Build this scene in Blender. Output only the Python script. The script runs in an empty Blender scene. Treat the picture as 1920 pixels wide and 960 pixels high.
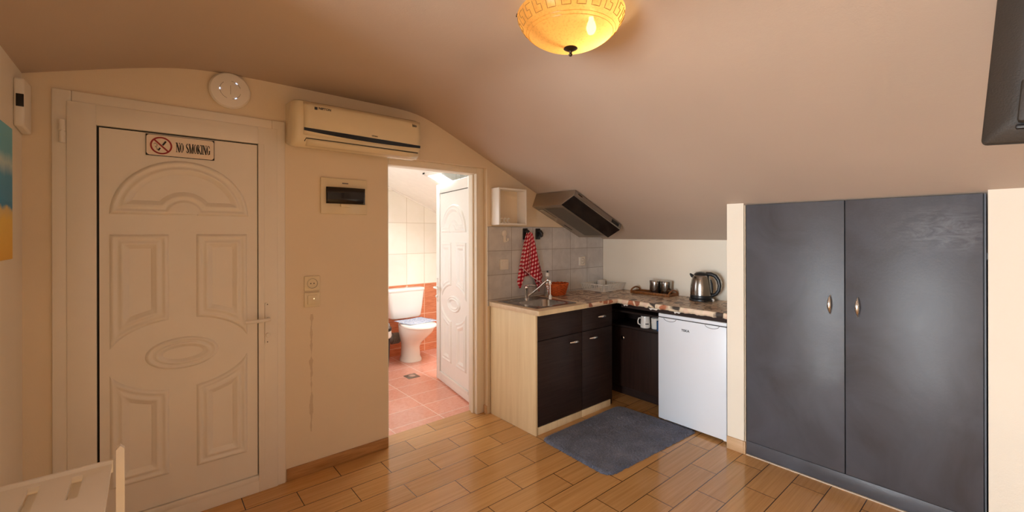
import bpy, bmesh, math, random
from mathutils import Vector, Matrix
PI = math.pi
random.seed(7)
C = bpy.context.scene.collection

# ------------------------------------------------------------------ materials
class NT:
    def __init__(s, name):
        s.m = bpy.data.materials.new(name); s.m.use_nodes = True
        s.t = s.m.node_tree; s.t.nodes.clear()
        s.out = s.t.nodes.new('ShaderNodeOutputMaterial')
    def n(s, typ, **kw):
        nd = s.t.nodes.new(typ)
        for k, v in kw.items():
            if k.startswith('i_'): continue
            setattr(nd, k, v)
        return nd
    def l(s, a, b): s.t.links.new(a, b)
    def pos(s): return s.n('ShaderNodeNewGeometry').outputs['Position']
    def mapping(s, vec, loc=(0,0,0), rot=(0,0,0), scale=(1,1,1)):
        m = s.n('ShaderNodeMapping'); s.l(vec, m.inputs['Vector'])
        m.inputs['Location'].default_value = loc; m.inputs['Rotation'].default_value = rot; m.inputs['Scale'].default_value = scale
        return m.outputs[0]
    def noise(s, vec, scale=5, detail=3, rough=.5, dist=0):
        n = s.n('ShaderNodeTexNoise'); s.l(vec, n.inputs['Vector'])
        n.inputs['Scale'].default_value = scale; n.inputs['Detail'].default_value = detail
        n.inputs['Roughness'].default_value = rough; n.inputs['Distortion'].default_value = dist
        return n.outputs['Fac']
    def ramp(s, fac, stops, interp='LINEAR'):
        r = s.n('ShaderNodeValToRGB'); s.l(fac, r.inputs[0]); r.color_ramp.interpolation = interp
        e = r.color_ramp.elements
        while len(e) < len(stops): e.new(.5)
        for q, (p, c) in zip(e, stops):
            q.position = p
            q.color = (c, c, c, 1) if isinstance(c, (int, float)) else (*c, 1)
        return r.outputs[0]
    def mix(s, fac, a, b, blend='MIX'):
        m = s.n('ShaderNodeMix', data_type='RGBA', blend_type=blend)
        for v, i in ((fac, 0), (a, 6), (b, 7)):
            if isinstance(v, bpy.types.NodeSocket): s.l(v, m.inputs[i])
            elif i == 0: m.inputs[0].default_value = v
            else: m.inputs[i].default_value = (*v, 1)
        return m.outputs[2]
    def math(s, op, a, b=0.0, c=None):
        m = s.n('ShaderNodeMath', operation=op)
        for i, v in enumerate((a, b, c)):
            if v is None: continue
            if isinstance(v, bpy.types.NodeSocket): s.l(v, m.inputs[i])
            else: m.inputs[i].default_value = v
        return m.outputs[0]
    def bump(s, h, strength=.2, dist=.01):
        b = s.n('ShaderNodeBump'); s.l(h, b.inputs['Height'])
        b.inputs['Strength'].default_value = strength; b.inputs['Distance'].default_value = dist
        return b.outputs[0]
    def bsdf(s, color, rough=.5, metal=0, normal=None, spec=.5, coat=0, trans=0, emis=None, estr=0, alpha=1, sheen=0):
        p = s.n('ShaderNodeBsdfPrincipled')
        for k, v in (('Base Color', color), ('Roughness', rough), ('Metallic', metal)):
            if isinstance(v, bpy.types.NodeSocket): s.l(v, p.inputs[k])
            else: p.inputs[k].default_value = (*v, 1) if isinstance(v, tuple) else v
        p.inputs['Specular IOR Level'].default_value = spec
        p.inputs['Coat Weight'].default_value = coat
        p.inputs['Transmission Weight'].default_value = trans
        p.inputs['Sheen Weight'].default_value = sheen
        p.inputs['Alpha'].default_value = alpha
        if emis: p.inputs['Emission Color'].default_value = (*emis, 1); p.inputs['Emission Strength'].default_value = estr
        if normal is not None: s.l(normal, p.inputs['Normal'])
        s.l(p.outputs[0], s.out.inputs[0])
        return p

def lin(r, g, b):
    f = lambda c: (c/255/12.92) if c/255 <= .04045 else ((c/255+.055)/1.055)**2.4
    return (f(r), f(g), f(b))

def plain(name, color, rough=.5, metal=0, var=.06, vscale=14, bump=0, **kw):
    """a plain surface with a slight procedural mottling"""
    t = NT(name); p = t.pos()
    nz = t.noise(p, vscale, 3)
    c2 = tuple(max(0, c*(1-var)) for c in color); c1 = tuple(min(1, c*(1+var)) for c in color)
    col = t.mix(nz, c2, c1)
    nrm = t.bump(t.noise(p, vscale*6, 3), bump, .004) if bump else None
    t.bsdf(col, rough, metal, nrm, **kw)
    return t.m

def paint_mat(name, color):
    t = NT(name); p = t.pos()
    big = t.noise(p, 1.3, 3); fine = t.noise(p, 160, 2)
    col = t.mix(t.ramp(big, [(.3, 0), (.7, 1)]), tuple(c*.96 for c in color), tuple(min(1, c*1.03) for c in color))
    h = t.math('ADD', t.math('MULTIPLY', t.noise(p, 14, 3), .8), t.math('MULTIPLY', fine, .25))
    t.bsdf(col, .62, 0, t.bump(h, .25, .006), spec=.3)
    return t.m

def crack_wall_mat():
    """cream plaster toned for warm lamp light, with the peeled vertical crack under the light switch"""
    t = NT('cream_lamplit'); p = t.pos(); color = CREAM_LAMPLIT
    big = t.noise(p, 1.3, 3); fine = t.noise(p, 160, 2)
    col = t.mix(t.ramp(big, [(.3, 0), (.7, 1)]), tuple(c*.96 for c in color), tuple(min(1, c*1.03) for c in color))
    sep = t.n('ShaderNodeSeparateXYZ'); t.l(p, sep.inputs[0]); X, Y, Z = sep.outputs
    wob = t.math('MULTIPLY', t.math('SUBTRACT', t.noise(p, 9, 4), .5), .03)
    dx = t.math('ABSOLUTE', t.math('SUBTRACT', t.math('ADD', X, wob), .79))
    wid = t.math('MULTIPLY', t.math('SUBTRACT', t.noise(t.mapping(p, scale=(.1, .1, 1)), 11, 3), .36), .045)
    inx = t.math('LESS_THAN', dx, wid)
    inz = t.math('MULTIPLY', t.math('LESS_THAN', Z, 1.0), t.math('GREATER_THAN', Z, .24))
    mask = t.math('MULTIPLY', inx, inz)
    col = t.mix(t.math('MULTIPLY', mask, .4), col, lin(170, 140, 104))
    h = t.math('ADD', t.math('MULTIPLY', t.noise(p, 14, 3), .8), t.math('MULTIPLY', fine, .25))
    h = t.math('SUBTRACT', h, t.math('MULTIPLY', mask, .6))
    t.bsdf(col, .62, 0, t.bump(h, .25, .006), spec=.3)
    return t.m

def plank_floor_mat():
    t = NT('wood_look_planks'); p = t.pos()
    v = t.mapping(p, loc=(-1.433+5.12, -2.91+.1665*40, 0))
    b = t.n('ShaderNodeTexBrick'); t.l(v, b.inputs['Vector'])
    b.offset = .5; b.offset_frequency = 2
    for k, val in (('Scale', 1), ('Mortar Size', .0024), ('Mortar Smooth', .1), ('Bias', 0), ('Brick Width', .512), ('Row Height', .1665)):
        b.inputs[k].default_value = val
    b.inputs['Color1'].default_value = (0, 0, 0, 1); b.inputs['Color2'].default_value = (1, 1, 1, 1); b.inputs['Mortar'].default_value = (.5, .5, .5, 1)
    rnd = b.outputs['Color']
    off = t.n('ShaderNodeVectorMath', operation='MULTIPLY_ADD'); t.l(rnd, off.inputs[0]); off.inputs[1].default_value = (9, 7, 3); t.l(p, off.inputs[2])
    g = t.noise(t.mapping(off.outputs[0], scale=(1.1, 42, 1)), 1.5, 7, .66, .35)
    base = t.ramp(g, [(.2, lin(176, 130, 78)), (.45, lin(196, 150, 94)), (.62, lin(206, 160, 104)), (.85, lin(216, 174, 118))])
    tone = t.mix(rnd, (.9, .88, .86), (1.08, 1.06, 1.03))
    col = t.mix(1, base, tone, 'MULTIPLY')
    col = t.mix(b.outputs['Fac'], col, lin(70, 44, 22))
    r = t.math('ADD', .09, t.math('MULTIPLY', g, .11))
    h = t.math('SUBTRACT', t.math('MULTIPLY', g, .15), t.math('MULTIPLY', b.outputs['Fac'], 1.0))
    t.bsdf(col, r, 0, t.bump(h, .2, .0015), spec=.5)
    return t.m

def tile_mat(name, axes, origin, size, cols, grout, mortar=.003, rough=.25, scale=6, stretch=(1,1,1), contrast=(.3,.7), offset=0, spec=.5):
    """rectangular tiles; axes picks which world axes run along and across"""
    t = NT(name); p = t.pos()
    sep = t.n('ShaderNodeSeparateXYZ'); t.l(p, sep.inputs[0])
    cmb = t.n('ShaderNodeCombineXYZ')
    t.l(t.math('ADD', sep.outputs[axes[0]], -origin[0]+size[0]*40), cmb.inputs[0])
    t.l(t.math('ADD', sep.outputs[axes[1]], -origin[1]+size[1]*40), cmb.inputs[1])
    b = t.n('ShaderNodeTexBrick'); t.l(cmb.outputs[0], b.inputs['Vector']); b.offset = offset
    for k, val in (('Scale', 1), ('Mortar Size', mortar), ('Mortar Smooth', .1), ('Bias', 0), ('Brick Width', size[0]), ('Row Height', size[1])):
        b.inputs[k].default_value = val
    b.inputs['Color1'].default_value = (0, 0, 0, 1); b.inputs['Color2'].default_value = (1, 1, 1, 1); b.inputs['Mortar'].default_value = (.5,.5,.5,1)
    g = t.noise(t.mapping(p, scale=stretch), scale, 6, .62, .6)
    base = t.mix(t.ramp(g, [(contrast[0], 0), (contrast[1], 1)]), cols[0], cols[1])
    col = t.mix(1, base, t.mix(b.outputs['Color'], (.95, .95, .95), (1.04, 1.04, 1.04)), 'MULTIPLY')
    col = t.mix(b.outputs['Fac'], col, grout)
    t.bsdf(col, rough, 0, t.bump(t.math('MULTIPLY', b.outputs['Fac'], -1.0), .4, .003), spec=spec)
    return t.m

def wood_mat(name, c1, c2, rough=.5, stretch=(18, 18, 1.2), scale=2.2, spec=.4, bump=.08, streak=None):
    t = NT(name); p = t.pos()
    g = t.noise(t.mapping(p, scale=stretch), scale, 6, .6, .5)
    col = t.mix(t.ramp(g, [(.28, 0), (.72, 1)]), c1, c2)
    t.bsdf(col, rough, 0, t.bump(g, bump, .003), spec=spec)
    return t.m

def brushed_mat(name, color, rough=.3, stretch=(1, 1, 60), rv=.15):
    t = NT(name); p = t.pos()
    g = t.noise(t.mapping(p, scale=stretch), 8, 3)
    col = t.mix(g, tuple(c*.85 for c in color), tuple(min(1, c*1.1) for c in color))
    r = t.math('ADD', rough-rv/2, t.math('MULTIPLY', g, rv))
    t.bsdf(col, r, 1, None)
    return t.m

def wardrobe_mat():
    t = NT('slate_blue_paint'); p = t.pos()
    sep = t.n('ShaderNodeSeparateXYZ'); t.l(p, sep.inputs[0]); X, Y, Z = sep.outputs
    n1 = t.noise(p, 2.4, 5, .6, 1.2)
    base = t.mix(t.ramp(n1, [(.3, 0), (.7, 1)]), lin(66, 65, 69), lin(82, 84, 92))
    # chalky wipe marks near the top of the door farther from the kitchen
    sm = t.noise(t.mapping(p, rot=(.5, 0, 0), scale=(1, 3, 9)), 2.3, 6, .65, 2.2)
    fine = t.ramp(sm, [(.4, 0), (.8, 1)])
    dy = t.math('DIVIDE', t.math('SUBTRACT', Y, .27), .30); dz = t.math('DIVIDE', t.math('SUBTRACT', Z, 1.52), .2)
    rr = t.math('SQRT', t.math('ADD', t.math('MULTIPLY', dy, dy), t.math('MULTIPLY', dz, dz)))
    reg = t.ramp(t.math('ADD', rr, t.math('MULTIPLY', t.noise(p, 5, 3), .5)), [(.55, 1), (1, 0)])
    col = t.mix(t.math('MULTIPLY', t.math('MULTIPLY', fine, reg), .5), base, lin(150, 154, 162))
    r = t.math('ADD', .34, t.math('MULTIPLY', n1, .2))
    t.bsdf(col, r, 0, t.bump(t.noise(p, 90, 3), .12, .003), spec=.5)
    return t.m

def gingham_mat():
    t = NT('red_gingham'); uv = t.n('ShaderNodeUVMap').outputs[0]
    sep = t.n('ShaderNodeSeparateXYZ'); t.l(uv, sep.inputs[0])
    a = t.math('GREATER_THAN', t.math('FRACT', t.math('MULTIPLY', sep.outputs[0], 1/.034)), .5)
    b = t.math('GREATER_THAN', t.math('FRACT', t.math('MULTIPLY', sep.outputs[1], 1/.034)), .5)
    f = t.math('MULTIPLY', t.math('ADD', a, b), .5)
    col = t.ramp(f, [(0, lin(236, 200, 200)), (.5, lin(196, 44, 62)), (1, lin(140, 8, 26))], 'CONSTANT')
    r = t.m.node_tree.nodes[-1]
    e = r.color_ramp.elements; e[1].position = .25; e[2].position = .75
    t.bsdf(col, .9, 0, t.bump(t.noise(uv, 500, 2), .2, .002), spec=.1, sheen=.3)
    return t.m

def pebble_mat(name, vec_scale, edge=False):
    t = NT(name); p = t.pos()
    v = t.mapping(p, scale=vec_scale)
    vo = t.n('ShaderNodeTexVoronoi'); t.l(v, vo.inputs['Vector']); vo.inputs['Scale'].default_value = 1; vo.inputs['Randomness'].default_value = .75
    ve = t.n('ShaderNodeTexVoronoi', feature='DISTANCE_TO_EDGE'); t.l(v, ve.inputs['Vector']); ve.inputs['Scale'].default_value = 1; ve.inputs['Randomness'].default_value = .75
    sp = t.n('ShaderNodeSeparateColor'); t.l(vo.outputs['Color'], sp.inputs[0])
    if edge:
        stone = t.ramp(sp.outputs[0], [(0, lin(232, 208, 184)), (.34, lin(178, 112, 80)), (.56, lin(222, 192, 168)), (.76, lin(66, 58, 52)), (.88, lin(150, 92, 66))], 'CONSTANT')
        rim = t.ramp(ve.outputs['Distance'], [(.05, 1), (.13, 0)])
        col = t.mix(rim, stone, lin(226, 206, 178))
    else:
        stone = t.ramp(sp.outputs[0], [(0, lin(226, 202, 176)), (.4, lin(206, 174, 144)), (.62, lin(220, 194, 166)), (.82, lin(160, 116, 84)), (.93, lin(90, 74, 60))], 'CONSTANT')
        rim = t.ramp(ve.outputs['Distance'], [(.03, 1), (.08, 0)])
        shade = t.ramp(t.noise(v, 1.2, 4), [(.35, .82), (.7, 1.05)])
        col = t.mix(1, t.mix(t.math('MULTIPLY', rim, .8), stone, lin(84, 60, 44)), shade, 'MULTIPLY')
    t.bsdf(col, .35, 0, spec=.4)
    return t.m

def mat_rug():
    t = NT('blue_grey_pile'); p = t.pos()
    n = t.noise(p, 210, 3, .7); b = t.noise(p, 7, 4, .6)
    k = t.math('ADD', t.math('MULTIPLY', n, .6), t.math('MULTIPLY', b, .4))
    col = t.ramp(k, [(.32, lin(50, 58, 76)), (.5, lin(92, 102, 126)), (.68, lin(140, 150, 174))])
    t.bsdf(col, .95, 0, t.bump(n, .7, .006), spec=.1, sheen=.4)
    return t.m

def painting_mat():
    t = NT('beach_painting'); p = t.pos()
    sep = t.n('ShaderNodeSeparateXYZ'); t.l(p, sep.inputs[0])
    z = t.math('DIVIDE', t.math('SUBTRACT', sep.outputs[2], 1.40), .525)
    z = t.math('ADD', z, t.math('MULTIPLY', t.math('SUBTRACT', t.noise(p, 18, 4), .5), .08))
    col = t.ramp(z, [(0, lin(236, 184, 70)), (.30, lin(246, 206, 96)), (.38, lin(222, 200, 140)), (.41, lin(60, 150, 200)), (.62, lin(70, 160, 205)), (.72, lin(196, 222, 226)), (.8, lin(110, 190, 214)), (1, lin(120, 200, 222))])
    t.bsdf(col, .6, 0, t.bump(t.noise(p, 300, 2), .2, .002), spec=.3)
    return t.m

def glow(name, color, strength):
    t = NT(name); e = t.n('ShaderNodeEmission'); e.inputs[0].default_value = (*color, 1); e.inputs[1].default_value = strength
    t.l(e.outputs[0], t.out.inputs[0]); return t.m

def shade_mat():
    t = NT('amber_glass'); p = t.pos()
    sp = t.ramp(t.noise(p, 120, 3), [(.5, 1), (.72, .8)])
    col = t.mix(1, (.97, .64, .25), sp, 'MULTIPLY')
    tr = t.n('ShaderNodeBsdfTranslucent'); t.l(col, tr.inputs[0])
    gl = t.n('ShaderNodeBsdfGlossy'); gl.inputs['Color'].default_value = (1, .9, .7, 1); gl.inputs['Roughness'].default_value = .2
    tp = t.n('ShaderNodeBsdfTransparent'); tp.inputs[0].default_value = (1, .82, .5, 1)
    m1 = t.n('ShaderNodeMixShader'); m1.inputs[0].default_value = .05; t.l(tr.outputs[0], m1.inputs[1]); t.l(gl.outputs[0], m1.inputs[2])
    m2 = t.n('ShaderNodeMixShader'); m2.inputs[0].default_value = .06; t.l(m1.outputs[0], m2.inputs[1]); t.l(tp.outputs[0], m2.inputs[2])
    t.l(m2.outputs[0], t.out.inputs[0]); return t.m

def clear_mat(name, tint=(1,1,1), alpha=.25):
    t = NT(name)
    tp = t.n('ShaderNodeBsdfTransparent'); tp.inputs[0].default_value = (*tint, 1)
    gl = t.n('ShaderNodeBsdfGlossy'); gl.inputs['Roughness'].default_value = .08
    m = t.n('ShaderNodeMixShader'); m.inputs[0].default_value = alpha
    t.l(tp.outputs[0], m.inputs[1]); t.l(gl.outputs[0], m.inputs[2]); t.l(m.outputs[0], t.out.inputs[0]); return t.m

CREAM_LAMPLIT = lin(231, 215, 190)  # wall paint toned warmer here, standing in for lamp light on the door wall
M = {}
M['wall'] = crack_wall_mat()
M['paint'] = paint_mat('cream_daylit', lin(238, 229, 212))  # same wall paint toned neutral, standing in for daylight on the right
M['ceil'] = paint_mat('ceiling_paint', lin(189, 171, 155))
M['bounce_wall'] = paint_mat('bounce_wall_paint', lin(204, 187, 166))  # unseen walls; tone chosen to set the bounce light on the door wall
M['floor'] = plank_floor_mat()
M['skirt'] = wood_mat('wood_look_skirting', lin(150, 104, 58), lin(196, 150, 98), .35, (2, 2, 30), 2)
M['skirt_pale'] = wood_mat('pale_skirting', lin(190, 152, 112), lin(216, 182, 144), .4, (2, 2, 30), 2)
M['kitchen_tile'] = tile_mat('grey_kitchen_tile', (0, 2), (2.182, 1.155), (.2525, .2045), (lin(190, 189, 190), lin(218, 217, 216)), lin(150, 144, 138), .0022, .3, 7)
M['bath_floor'] = tile_mat('terracotta_floor_tile', (0, 1), (1.43, 3.15), (.424, .27), (lin(212, 140, 116), lin(238, 180, 158)), lin(244, 210, 194), .004, .13, 3, (9, 30, 1))
M['bath_white'] = tile_mat('white_bath_tile', (0, 2), (2.255, .868), (.245, .389), (lin(244, 240, 226), lin(250, 246, 236)), lin(214, 206, 186), .003, .2, 4)
M['bath_red'] = tile_mat('terracotta_wall_tile', (0, 2), (2.255, .868), (.245, .389), (lin(196, 104, 66), lin(238, 160, 116)), lin(240, 200, 170), .004, .2, 3, (3, 3, 40))
M['bath_side'] = plain('bath_side_white', lin(246, 242, 232), .4)
M['white'] = plain('white_plastic', lin(236, 230, 220), .35, var=.02)
M['door_white'] = plain('white_door_plastic', lin(236, 229, 217), .3, var=.02)
M['bath_door'] = plain('white_bath_door_plastic', lin(240, 238, 232), .3, var=.02)
M['ac'] = plain('ivory_plastic', lin(228, 214, 182), .12, var=.015)
M['black_gap'] = plain('black_gasket', (.004, .004, .004), .6)
M['black'] = plain('black_plastic', (.012, .012, .013), .35)
M['dark_window'] = plain('smoked_plastic', (.012, .01, .01), .12)
M['navy'] = plain('dark_navy_strip', (.006, .007, .014), .2)
M['tv'] = plain('charcoal_plastic', (.030, .024, .019), .6, bump=.3, vscale=40)
M['red'] = plain('sign_red', lin(150, 24, 20), .4)
M['ink'] = plain('black_ink', (.008, .006, .005), .5)
M['sign'] = plain('sign_white', lin(240, 224, 206), .3, var=.02)
M['grey_ink'] = plain('grey_ink', (.05, .05, .055), .4)
M['birch'] = wood_mat('birch_laminate', lin(224, 200, 156), lin(240, 220, 180), .45, (10, 10, .7), 2.2)
M['birch_top'] = wood_mat('birch_worktop', lin(210, 184, 150), lin(228, 206, 174), .4, (1.2, 12, 12), 2.2)
M['wenge'] = wood_mat('wenge_laminate', (.020, .011, .009), (.042, .025, .021), .45, (1.2, 1.2, 30), 3, spec=.25)
M['wenge_red'] = wood_mat('wenge_laminate_reddish', (.016, .008, .006), (.04, .018, .013), .45, (22, 22, 1), 2.5, spec=.4)
M['wardrobe'] = wardrobe_mat()
M['nickel'] = brushed_mat('brushed_nickel', (.88, .86, .82), .28, (30, 30, 30))
M['chrome'] = plain('chrome', (.82, .81, .8), .08, 1, var=.01)
M['steel'] = brushed_mat('stainless_steel', (.42, .40, .38), .22, (40, 3, 3))
M['steel_v'] = brushed_mat('kettle_steel', (.40, .38, .35), .22, (2, 2, 90))
M['canister_steel'] = brushed_mat('canister_steel', (.34, .32, .29), .22, (2, 2, 90))
M['hood_steel'] = brushed_mat('hood_steel', (.46, .41, .35), .38, (3, 60, 3))
M['filter'] = brushed_mat('filter_metal', (.36, .34, .3), .45, (60, 60, 60))
M['fridge'] = plain('fridge_white', lin(228, 234, 242), .3, var=.01)
M['rack'] = plain('grey_white_plastic', lin(234, 229, 220), .45, var=.03)
M['basket'] = plain('orange_wicker', lin(204, 92, 22), .6, var=.6, vscale=70)
M['tray'] = wood_mat('tray_wood', lin(110, 66, 30), lin(160, 104, 54), .45, (3, 26, 3), 3)
M['gingham'] = gingham_mat()
M['hem'] = plain('pale_pink_hem', lin(236, 190, 192), .9)
M['pebble'] = pebble_mat('pebble_vinyl', (15, 22, 14))
M['pebble_edge'] = pebble_mat('pebble_vinyl_edge', (15, 15, 9), True)
M['rug'] = mat_rug()
M['ceramic'] = plain('white_ceramic', lin(246, 240, 232), .12, var=.01)
M['grey_pipe'] = plain('grey_rubber', lin(120, 112, 102), .5, var=.2, vscale=30)
M['mug_print'] = plain('mug_print', lin(60, 50, 50), .4)
M['blue_cup'] = plain('blue_glass', lin(60, 96, 140), .2)
M['amber'] = shade_mat()
M['bronze'] = plain('antique_bronze', (.055, .035, .018), .35, .8)
M['meander'] = plain('meander_etch', (.34, .17, .03), .5)
M['painting'] = painting_mat()
M['canvas'] = plain('canvas_edge', lin(226, 214, 190), .7)
M['paper'] = None
t = NT('printed_paper'); p = t.pos()
M['paper'] = t.m
t.bsdf(t.mix(t.ramp(t.noise(t.mapping(p, scale=(60, 90, 1)), 1, 2), [(.45, 0), (.6, 1)]), lin(206, 210, 220), lin(140, 156, 190)), .6)
M['led'] = glow('white_led', (.6, .72, 1), 2.5)
M['led_red'] = glow('red_led', (1, .1, .05), 4)
M['led_orange'] = glow('switch_neon', (1, .62, .35), 2.5)
M['bulb'] = glow('bulb_glow', (1, .72, .35), 60)
M['clear'] = clear_mat('clear_plastic', (.93, .94, .92), .16)
M['glass'] = clear_mat('window_glass', (.98, .98, .98), .05)
M['filler_grey'] = plain('filler_grey', lin(96, 104, 114), .5)
M['plaster_edge'] = plain('raw_plaster', lin(214, 200, 178), .8)

# ------------------------------------------------------------------ geometry
def world_of(o):
    m = Matrix.Identity(4)
    while o is not None:
        m = o.matrix_basis @ m; o = o.parent
    return m

class MB:
    """collects shapes, then links them as ONE mesh object"""
    def __init__(s): s.b = bmesh.new(); s.mi = 0; s.uv = None
    def _fin(s, faces):
        for f in faces: f.material_index = s.mi
    def box(s, lo, hi, bev=0, seg=2, mat=None):
        lo, hi = Vector(lo), Vector(hi)
        r = bmesh.ops.create_cube(s.b, size=1)
        d = hi-lo
        for v in r['verts']: v.co = Vector((lo[i]+(v.co[i]+.5)*d[i] for i in range(3)))
        fs = set(f for v in r['verts'] for f in v.link_faces)
        vs = list(r['verts'])
        if bev:
            es = list(set(e for v in vs for e in v.link_edges))
            q = bmesh.ops.bevel(s.b, geom=es, offset=min(bev, min(abs(x) for x in d)*.49), segments=seg, affect='EDGES', profile=.5)
            vs = list(set(v for f in q['faces'] for v in f.verts) | set(v for v in vs if v.is_valid))
            fs = set(f for v in vs for f in v.link_faces)
        if mat is not None:
            for v in vs: v.co = mat @ v.co
        s._fin(fs); return s
    def prism(s, pts, axis, a, b, bev=0):
        """2-D outline pushed from a to b along axis (0,1,2)"""
        def P(u, v, w):
            return {0: (w, u, v), 1: (u, w, v), 2: (u, v, w)}[axis]
        A = [s.b.verts.new(P(u, v, a)) for u, v in pts]; B = [s.b.verts.new(P(u, v, b)) for u, v in pts]
        n = len(pts); fs = [s.b.faces.new(A), s.b.faces.new(B[::-1])]
        for i in range(n): fs.append(s.b.faces.new((A[i], B[i], B[(i+1) % n], A[(i+1) % n])))
        if bev:
            es = list(set(e for f in fs[:2] for e in f.edges))
            bmesh.ops.bevel(s.b, geom=es, offset=bev, segments=2, affect='EDGES', profile=.5)
            fs = [f for f in s.b.faces if any(v.co == v.co for v in f.verts)] if False else [f for f in fs if f.is_valid]
        s._fin(fs); return s
    def lathe(s, prof, c=(0,0,0), n=32, axis='Z', sx=1, sy=1, mat=None):
        rings = []
        for r, z in prof:
            ring = []
            for k in range(n):
                a = 2*PI*k/n
                p = Vector((r*math.cos(a)*sx, r*math.sin(a)*sy, z))
                if axis == 'Y': p = Vector((p.x, -p.z, p.y))
                if axis == 'X': p = Vector((p.z, p.x, p.y))
                if axis == '-X': p = Vector((-p.z, p.x, p.y))
                if mat is not None: p = mat @ p
                ring.append(s.b.verts.new(p+Vector(c)))
            rings.append(ring)
        fs = []
        for A, B in zip(rings, rings[1:]):
            for k in range(n): fs.append(s.b.faces.new((A[k], A[(k+1) % n], B[(k+1) % n], B[k])))
        if prof[0][0] > 1e-4: fs.append(s.b.faces.new(rings[0][::-1]))
        if prof[-1][0] > 1e-4: fs.append(s.b.faces.new(rings[-1]))
        s._fin(fs); return s
    def loft(s, rings, cap=True):
        R = [[s.b.verts.new(p) for p in r] for r in rings]; fs = []
        for A, B in zip(R, R[1:]):
            n = len(A)
            for k in range(n): fs.append(s.b.faces.new((A[k], A[(k+1) % n], B[(k+1) % n], B[k])))
        if cap: fs.append(s.b.faces.new(R[0][::-1])); fs.append(s.b.faces.new(R[-1]))
        s._fin(fs); return s
    def tube(s, pts, r, n=10, cap=True, flat=1.0, closed=False):
        pts = [Vector(p) for p in pts]; rings = []
        rr = r if isinstance(r, (list, tuple)) else [r]*len(pts)
        prev = None; N = len(pts)
        for i, p in enumerate(pts):
            if closed: d = pts[(i+1) % N]-pts[i-1]
            else: d = (pts[min(i+1, N-1)]-pts[max(i-1, 0)])
            d.normalize()
            if prev is None:
                u = d.orthogonal().normalized()
                if abs(d.z) < .9: u = Vector((0, 0, 1))-d*d.z; u.normalize()
            else:
                u = prev-d*prev.dot(d); u.normalize()
            prev = u; v = d.cross(u)
            rings.append([s.b.verts.new(p+(u*math.cos(2*PI*k/n)+v*math.sin(2*PI*k/n)*flat)*rr[i]) for k in range(n)])
        fs = []
        prs = list(zip(rings, rings[1:]))
        if closed: prs.append((rings[-1], rings[0]))
        for A, B in prs:
            for k in range(n): fs.append(s.b.faces.new((A[k], A[(k+1) % n], B[(k+1) % n], B[k])))
        if cap and not closed: fs.append(s.b.faces.new(rings[0][::-1])); fs.append(s.b.faces.new(rings[-1]))
        s._fin(fs); return s
    def grid(s, P, closed_u=False):
        R = [[s.b.verts.new(p) for p in row] for row in P]; fs = []
        for A, B in zip(R, R[1:]):
            n = len(A)
            for k in range(n if closed_u else n-1): fs.append(s.b.faces.new((A[k], A[(k+1) % n], B[(k+1) % n], B[k])))
        s._fin(fs); return s
    def build(s, name, mats, parent=None, local=False, smooth=35, mods=None):
        if not isinstance(mats, (list, tuple)): mats = [mats]
        b = s.b
        bmesh.ops.recalc_face_normals(b, faces=b.faces[:])
        if parent is not None and not local:
            inv = world_of(parent).inverted()
            for v in b.verts: v.co = inv @ v.co
        if b.verts:
            lo = Vector((min(v.co[i] for v in b.verts) for i in range(3))); hi = Vector((max(v.co[i] for v in b.verts) for i in range(3)))
            c = (lo+hi)/2; c.z = lo.z
            for v in b.verts: v.co -= c
        else: c = Vector()
        me = bpy.data.meshes.new(name); b.to_mesh(me); b.free()
        for m in mats: me.materials.append(m)
        if smooth:
            for q in me.polygons: q.use_smooth = True
            me.set_sharp_from_angle(angle=math.radians(smooth))
        o = bpy.data.objects.new(name, me); C.objects.link(o); o.location = c
        if parent is not None: o.parent = parent
        return o

def tag(o, label=None, cat=None, group=None, kind=None):
    if label: o['label'] = label
    if cat: o['category'] = cat
    if group: o['group'] = group
    if kind: o['kind'] = kind
    return o
def thing(name, label, cat, loc, rz=0, group=None, kind=None):
    o = bpy.data.objects.new(name, None); C.objects.link(o); o.empty_display_size = .05
    o.location = loc; o.rotation_euler = (0, 0, rz)
    return tag(o, label, cat, group, kind)
def struct(o, cat=None, label=None): return tag(o, label, cat, None, 'structure')
def copy_tree(o, parent=None):
    c = o.copy(); C.objects.link(c)
    if parent is not None: c.parent = parent
    for ch in [x for x in bpy.data.objects if x.parent == o]: copy_tree(ch, c)
    return c

def offset_poly(pts, d):
    n = len(pts); area = sum(pts[i][0]*pts[(i+1) % n][1]-pts[(i+1) % n][0]*pts[i][1] for i in range(n))
    sg = 1 if area > 0 else -1; out = []
    for i in range(n):
        p0, p1, p2 = Vector(pts[i-1]), Vector(pts[i]), Vector(pts[(i+1) % n])
        a = (p1-p0).normalized(); b = (p2-p1).normalized()
        na = Vector((-a.y, a.x))*sg; nb = Vector((-b.y, b.x))*sg
        m = na+nb; k = max(.25, m.length_squared/2)
        out.append(tuple(p1+m*(d/k)))
    return out

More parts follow.
